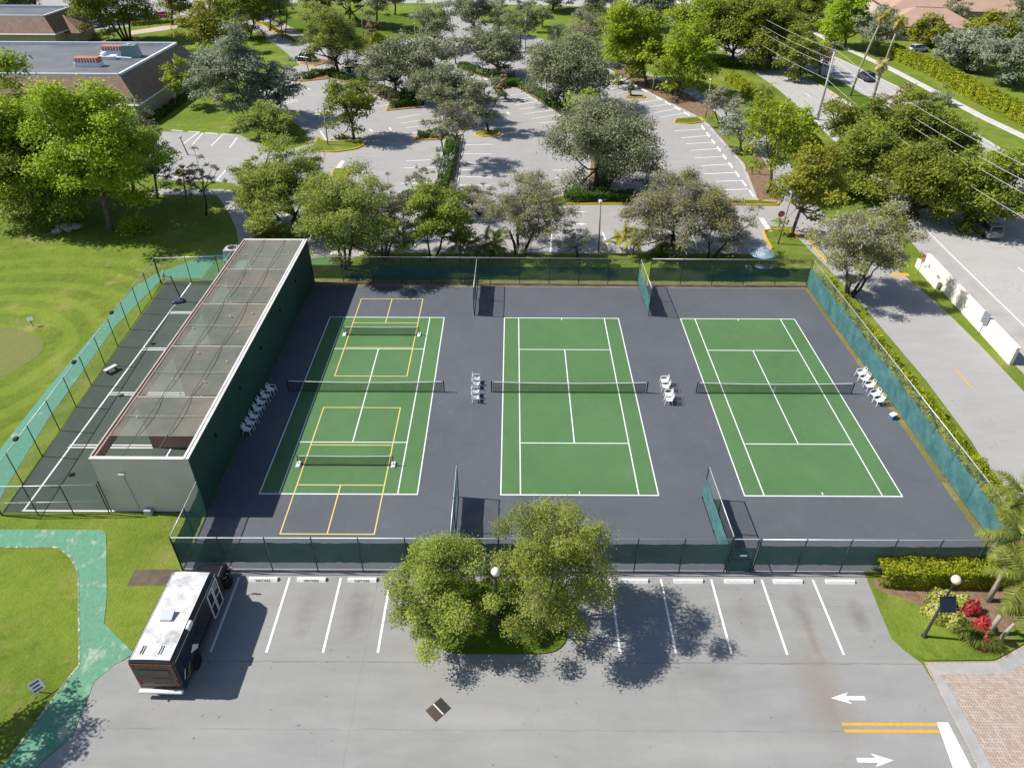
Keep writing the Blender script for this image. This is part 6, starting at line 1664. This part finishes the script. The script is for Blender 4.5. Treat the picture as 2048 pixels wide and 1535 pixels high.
palm(tp[:2], tp[2], 'shorter median palm with drooping yellow crown', 1.8, 16, 'palm_straw', (tp[3], 0), .3, 'tall median palms', 6)
tp = (37.89, 79.68, 4.44, -0.93)
palm(tp[:2], tp[2], 'drooping palm beside the strip hedge', 3.0, 20, 'palm', (0, 0), .14, None, 0, arch=.95)
def palm_clump(p, L, n, stems, label, kind='palm', hmax=1.6):
    r = empty('areca_palm', (p[0], p[1]), 0, label, 'palm')
    key = (round(L, 1), kind, .42, .6)
    if key not in FR: FR[key] = [frond_mesh('frond', L, LEAF[kind], seed=20 + s, width=.42, arch=.6, leaflet=.03, n=40) for s in range(3)]
    g = random.Random(int(abs(p[0] * 17 + p[1] * 5)))
    for s in range(stems):
        a = g.uniform(0, 6.28); d = g.uniform(.1, .6); h = g.uniform(.35, 1) * hmax
        bx, by = d * math.cos(a), d * math.sin(a)
        tx, ty = bx * 2.0, by * 2.0
        MB().tube([(bx, by, 0), ((bx + tx) / 2, (by + ty) / 2, h * .55), (tx, ty, h)], [.06, .05, .035], 5).build('stem', M['palm_trunk'], r)
        for k in range(n // stems):
            link('frond', FR[key][k % 3], r, (tx, ty, h), (g.uniform(-.2, .2), g.uniform(-1.0, .25), g.uniform(0, 6.28)))
palm_clump((-9.68, 24.18), 2.6, 40, 6, 'large areca palm clump behind the rear fence at the left divider', hmax=2.6)
palm_clump((-6.95, 24.82), 2.6, 36, 6, 'areca palm clump right beside the large one', hmax=2.2)
palm_clump((8.25, 25.35), 2.4, 36, 6, 'areca palm clump left of the clipped ball shrub', 'palm_yellow', hmax=2.4)
palm_clump((-33.71, 30.42), 1.6, 40, 8, 'bright arching shrub palm at the handball far end', 'palm_yellow', hmax=.6)
palm_clump((-119.62, 144.99), 2.6, 30, 5, 'palm clump in front of the clubhouse wing', 'palm', hmax=5.5)
# near right palms
NP = 'palms at the front right corner'
palm((22.45, -22.9), 3.9, 'leaning grey-trunked palm nearest the red shrub', 2.6, 16, 'palm', (1.2, 0.9), .13, NP, 3)
palm((23.7, -20.6), 4.6, 'tall palm beside the clipped hedge', 2.7, 18, 'palm', (0.5, 0.8), .13, NP, 4)
palm((25.2, -17.6), 5.4, 'palm rising at the right frame edge by the fence corner', 2.7, 18, 'palm', (0.3, 0.4), .13, NP, 0)
palm((22.9, -23.3), 2.6, 'short leaning palm trunk at the corner lawn edge', 1.9, 12, 'palm', (0.9, 0.35), .1, NP, 0)
palm((24.9, -22.0), 3.4, 'palm at the right frame edge over the corner lawn', 2.4, 16, 'palm', (0.3, 0.5), .12, NP, 2)

# ------------------------------------------------------------------ hedges and shrubs
def hedge(pts, w, h, label, kind='hedge', L=0.13, Wd=0.085, dens=1.0, name='hedge', cat='hedge', z0=0.0, seed=3, rough=0.12, group=None):
    g = np.random.default_rng(seed)
    pts = [Vector(p) for p in pts]
    seg = [(pts[i], pts[i + 1], (pts[i + 1] - pts[i]).length) for i in range(len(pts) - 1)]
    tot = sum(s[2] for s in seg)
    n = int(np.clip((w + 2 * h) * tot * 1.9 * dens / (0.5 * L * Wd), 300, 60000))
    C = np.empty((n, 3)); N = np.empty((n, 3))
    S = g.uniform(0, tot, n); side = g.uniform(0, w + 2 * h, n)
    acc = 0; cum = []
    for a, b, l in seg: cum.append(acc); acc += l
    idx = np.searchsorted(np.array(cum + [1e9]), S, side='right') - 1
    A = np.array([[s[0].x, s[0].y] for s in seg]); D = np.array([[(s[1] - s[0]).x / s[2], (s[1] - s[0]).y / s[2]] for s in seg])
    base = A[idx] + D[idx] * (S - np.array(cum)[idx])[:, None]
    nx = np.stack([-D[idx][:, 1], D[idx][:, 0]], 1)
    top = side < w
    lat = np.where(top, side - w / 2, np.where(side < w + h, -w / 2, w / 2))
    hz = np.where(top, h, np.where(side < w + h, side - w, side - w - h))
    bulge = rough * (np.sin(S * 1.9 + seed) + np.sin(S * 4.3 + 1.3 * seed) * .6 + np.sin(S * 0.7) * .8) * .5
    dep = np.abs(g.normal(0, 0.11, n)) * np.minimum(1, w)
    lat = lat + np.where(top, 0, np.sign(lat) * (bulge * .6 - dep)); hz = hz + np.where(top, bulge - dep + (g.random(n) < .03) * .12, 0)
    C[:, :2] = base + nx * lat[:, None]; C[:, 2] = z0 + np.maximum(.03, hz)
    C += g.normal(0, .02, (n, 3))
    N[:, :2] = nx * (np.where(top, 0, np.sign(lat)))[:, None]; N[:, 2] = np.where(top, 1.0, .35)
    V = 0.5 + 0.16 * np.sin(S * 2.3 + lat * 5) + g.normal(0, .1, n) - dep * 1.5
    root = empty(name, (0, 0, 0), 0, label, cat, group)
    root.location = (pts[0].x, pts[0].y, 0)
    off = np.array([pts[0].x, pts[0].y, 0])
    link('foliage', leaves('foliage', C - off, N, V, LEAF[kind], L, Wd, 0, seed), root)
    mb = MB(); m = max(2, int(tot / 1.2))
    for k in range(m):
        q = (k + .5) / m * tot; i = max(j for j in range(len(cum)) if cum[j] <= q)
        p = seg[i][0] + (seg[i][1] - seg[i][0]) * ((q - cum[i]) / seg[i][2]) - pts[0]
        mb.tube([(p.x, p.y, z0 - .02), (p.x + .05, p.y, z0 + h * .5)], .025, 4, False)
        mb.tube([(p.x, p.y, z0 + h * .25), (p.x - .2, p.y + .15, z0 + h * .8)], .018, 4, False)
    tag(mb.build('stems', M['bark_dark'], root), kind='stuff')
    return root
def shrub(p, r, h, label, kind, L=0.16, Wd=0.1, z0=0.0, n=None, name='shrub', seed=1, group=None, dens=1.0):
    g = np.random.default_rng(seed)
    n = n or int(np.clip(2 * math.pi * r * (r + h) * 1.6 * dens / (0.5 * L * Wd), 150, 9000))
    q = g.normal(0, 1, (n, 3)); q[:, 2] = np.abs(q[:, 2]); q /= np.linalg.norm(q, axis=1, keepdims=True)
    rad = np.clip(g.normal(.88, .14, (n, 1)), .2, 1.12) * (1 + .1 * np.sin(q[:, :1] * 5 + seed) + .08 * np.sin(q[:, 1:2] * 7))
    C = q * rad * np.array([r, r, h]); C[:, 2] += z0
    root = empty(name, (p[0], p[1]), 0, label, 'shrub', group)
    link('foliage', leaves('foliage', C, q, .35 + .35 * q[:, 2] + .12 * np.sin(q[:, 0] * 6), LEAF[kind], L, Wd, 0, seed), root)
    mb = MB()
    for k in range(5):
        a = k * 1.26
        mb.tube([(0.03 * math.cos(a), .03 * math.sin(a), z0 - .02), (r * .5 * math.cos(a), r * .5 * math.sin(a), z0 + h * .7)], .02, 4, False)
    tag(mb.build('stems', M['bark_dark'], root), kind='stuff')
    return root
hedge([(17.6, -18.95), (26.5, -19.0)], 1.6, 1.4, 'clipped bright yellow-green hedge at the right end of the front fence', 'hedge', .15, .09, 1.2, z0=.07, seed=4)
hedge([(27.2, 17.8), (27.7, 4), (28.1, -8), (28.4, -16.5)], 1.1, 1.45, 'long low yellow-green hedge along the outside of the right fence', 'hedge', .17, .1, 1.0, seed=6, rough=.3)
hedge([(26.25, 17.8), (26.6, 0), (27.0, -17.5)], .5, 1.9, 'green vines climbing the outside of the right fence', 'hedge', .16, .1, .9, seed=16, rough=.3, name='vine_hedge')
hedge([(80, 128), (82, 110), (81, 92), (81.5, 75), (82, 55)], 2.6, 2.4, 'long tall clipped hedge along the far side of the boulevard', 'hedge', .34, .22, 1.0, seed=7, rough=.3)
hedge([(38.27, 104.61), (39.79, 93.33), (40.67, 80.32), (41.42, 69.19), (40.55, 57.33)], 1.8, 1.6, 'bright clipped hedge between the drive and the boulevard trees', 'hedge', .28, .18, 1.0, seed=8, rough=.3)
hedge([(-14.16, 41.66), (-14.06, 51.39), (-14.05, 64.6)], 1.6, 1.0, 'long low hedge dividing the bays left of the shaded bay', 'hedge_dark', .22, .14, 1.0, z0=.13, seed=9, rough=.3)
hedge([(6.62, 41.91), (8.01, 54.75)], 1.6, 1.3, 'dark hedge beneath the biggest lot tree', 'hedge_dark', .22, .14, 1.0, z0=.13, seed=10, rough=.35)
hedge([(1.91, 41.35), (6.59, 41.57), (10.98, 41.46)], 1.7, 1.0, 'dark hedge on the south median behind the yellow kerb', 'hedge_dark', .2, .13, 1.0, z0=.13, seed=11, rough=.3)
hedge([(-19.09, 41.09), (-15.94, 41.3)], 1.4, .9, 'short dark hedge on the short yellow median', 'hedge_dark', .2, .13, 1.0, z0=.13, seed=12, rough=.3)
hedge([(-41.81, 106.32), (-32.94, 98.58), (-26.01, 90.07), (-21.91, 86.14)], 1.6, .9, 'dark hedge along the west divider', 'hedge_dark', .26, .17, 1.0, z0=.13, seed=13, rough=.35)
hedge([(-26.48, 83.5), (-21.92, 85.5)], 1.5, .9, 'short hedge at the west divider tip', 'hedge_dark', .24, .15, 1.0, z0=.13, seed=14, rough=.3)
hedge([(-19.72, 66.74), (-14.91, 67.82)], 1.5, .8, 'short hedge at the yellow-kerbed divider end', 'hedge_dark', .24, .15, 1.0, z0=.13, seed=15, rough=.35)
hedge([(-15.94, 113.72), (-6.84, 102.95), (-4.36, 99.11)], 1.9, 1.0, 'dark hedge along the north divider', 'hedge_dark', .3, .19, 1.0, z0=.13, seed=17, rough=.3)
hedge([(-8.7, 97.53), (-3.88, 99.12), (-0.16, 92.61), (3.51, 82.14)], 1.8, 1.1, 'dark hedge bending along the middle divider', 'hedge_dark', .28, .18, 1.0, z0=.13, seed=18, rough=.3)
hedge([(-46.68, 102.98), (-44, 107.11), (-41.01, 108.43)], 1.6, .9, 'dark hedge at the far west bay end', 'hedge_dark', .28, .18, 1.0, z0=.13, seed=19, rough=.35)
hedge([(-39.26, 108.89), (-36.73, 113.3)], 1.5, .8, 'small hedge beyond the light green tree', 'hedge_dark', .28, .18, 1.0, z0=.0, seed=20, rough=.35)
hedge([(-104.51, 158.42), (-96.34, 163.59), (-91.31, 164.44)], 1.6, .9, 'low clipped hedge nearer the clubhouse lawn at top left', 'hedge', .36, .24, 1.0, seed=21)
hedge([(-106.93, 164.03), (-100.42, 167.15)], 1.6, .9, 'low clipped hedge in front of the parked white cars', 'hedge', .36, .24, 1.0, seed=22)
hedge([(41.2, 2.6), (40.2, -3), (40.0, -12)], 1.6, 1.3, 'bright shrubby hedge at the near end of the white wall', 'hedge', .16, .1, 1.0, seed=23, rough=.4)
shrub((11.82, 25.39), 1.02, 1.75, 'clipped dark ball shrub behind the rear fence', 'hedge_dark', .12, .08, seed=31, name='topiary_ball')
shrub((4.54, 73.42), 1.2, 1.1, 'rounded dark shrub on the yellow divider tip', 'hedge_dark', .22, .14, z0=.13, seed=32)
shrub((-38.61, 132.98), 2.6, 1.6, 'yellow-green clipped shrub on the shrub island, front one', 'hedge', .34, .22, z0=.13, seed=33)
shrub((-37.08, 139.77), 2.3, 1.5, 'yellow-green clipped shrub on the shrub island, rear one', 'hedge', .34, .22, z0=.13, seed=34)
YS = 'yellow shrubs by the lamp post'
for i, (p, rr, lb) in enumerate((((20.15, -21.52), .8, 'nearest the lamp post'), ((20.83, -20.71), .75, 'behind the lamp post'), ((20.84, -22.2), .62, 'beside the red shrub'), ((21.93, -20.88), .45, 'right behind the solar panel'))):
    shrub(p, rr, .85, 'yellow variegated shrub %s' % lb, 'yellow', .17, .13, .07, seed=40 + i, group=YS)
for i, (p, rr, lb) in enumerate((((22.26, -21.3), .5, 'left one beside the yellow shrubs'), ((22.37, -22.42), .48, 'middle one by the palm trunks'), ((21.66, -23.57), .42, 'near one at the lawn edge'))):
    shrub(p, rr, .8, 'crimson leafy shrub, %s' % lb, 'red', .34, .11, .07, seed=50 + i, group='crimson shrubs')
def grass_tuft(p, h, label, n=420, seed=1):
    g = np.random.default_rng(seed)
    vs = []; fs = []; V = []
    for k in range(n):
        a = g.uniform(0, 6.28); d = g.uniform(0, .22); o = g.uniform(.15, .75) * h; w = .012
        b = np.array([d * math.cos(a), d * math.sin(a), .05]); m = b + np.array([math.cos(a) * o * .4, math.sin(a) * o * .4, h * g.uniform(.6, .95)]); e = m + np.array([math.cos(a) * o * .8, math.sin(a) * o * .8, -h * g.uniform(.05, .4)])
        s = np.array([-math.sin(a), math.cos(a), 0]) * w; i = len(vs)
        vs += [tuple(b - s), tuple(b + s), tuple(m + s), tuple(m - s), tuple(e)]
        fs += [(i, i + 1, i + 2, i + 3), (i + 3, i + 2, i + 4)]; V += [g.uniform(.2, .8)] * 2
    r = empty('ornamental_grass', (p[0], p[1]), 0, label, 'grass tuft', 'ornamental grass tufts')
    me = bpy.data.meshes.new('blades'); me.from_pydata(vs, [], fs)
    at = me.attributes.new('leafv', 'FLOAT', 'FACE'); at.data.foreach_set('value', np.array(V, dtype=np.float32))
    at = me.attributes.new('leafd', 'FLOAT', 'FACE'); at.data.foreach_set('value', g.uniform(0, 1, len(V)).astype(np.float32))
    me.materials.append(LEAF['palm']); link('blades', me, r)
grass_tuft((20.88, -22.99), .95, 'arching green ornamental grass left of the crimson shrubs', seed=1)
grass_tuft((21.32, -23.5), .95, 'arching ornamental grass in the middle of the corner bed', seed=2)
grass_tuft((22.1, -23.63), .8, 'arching ornamental grass nearest the palm trunk', seed=3)
grass_tuft((-5.4, -22.3), .7, 'pale tuft at the foot of the island lamp post', seed=4)
# clubhouse foundation planting
hedge([(-64.6, 74), (-64.6, 92)], 1.2, .9, 'dark planting along the clubhouse wall foot', 'hedge_dark', .28, .18, 1.0, seed=70, rough=.4)
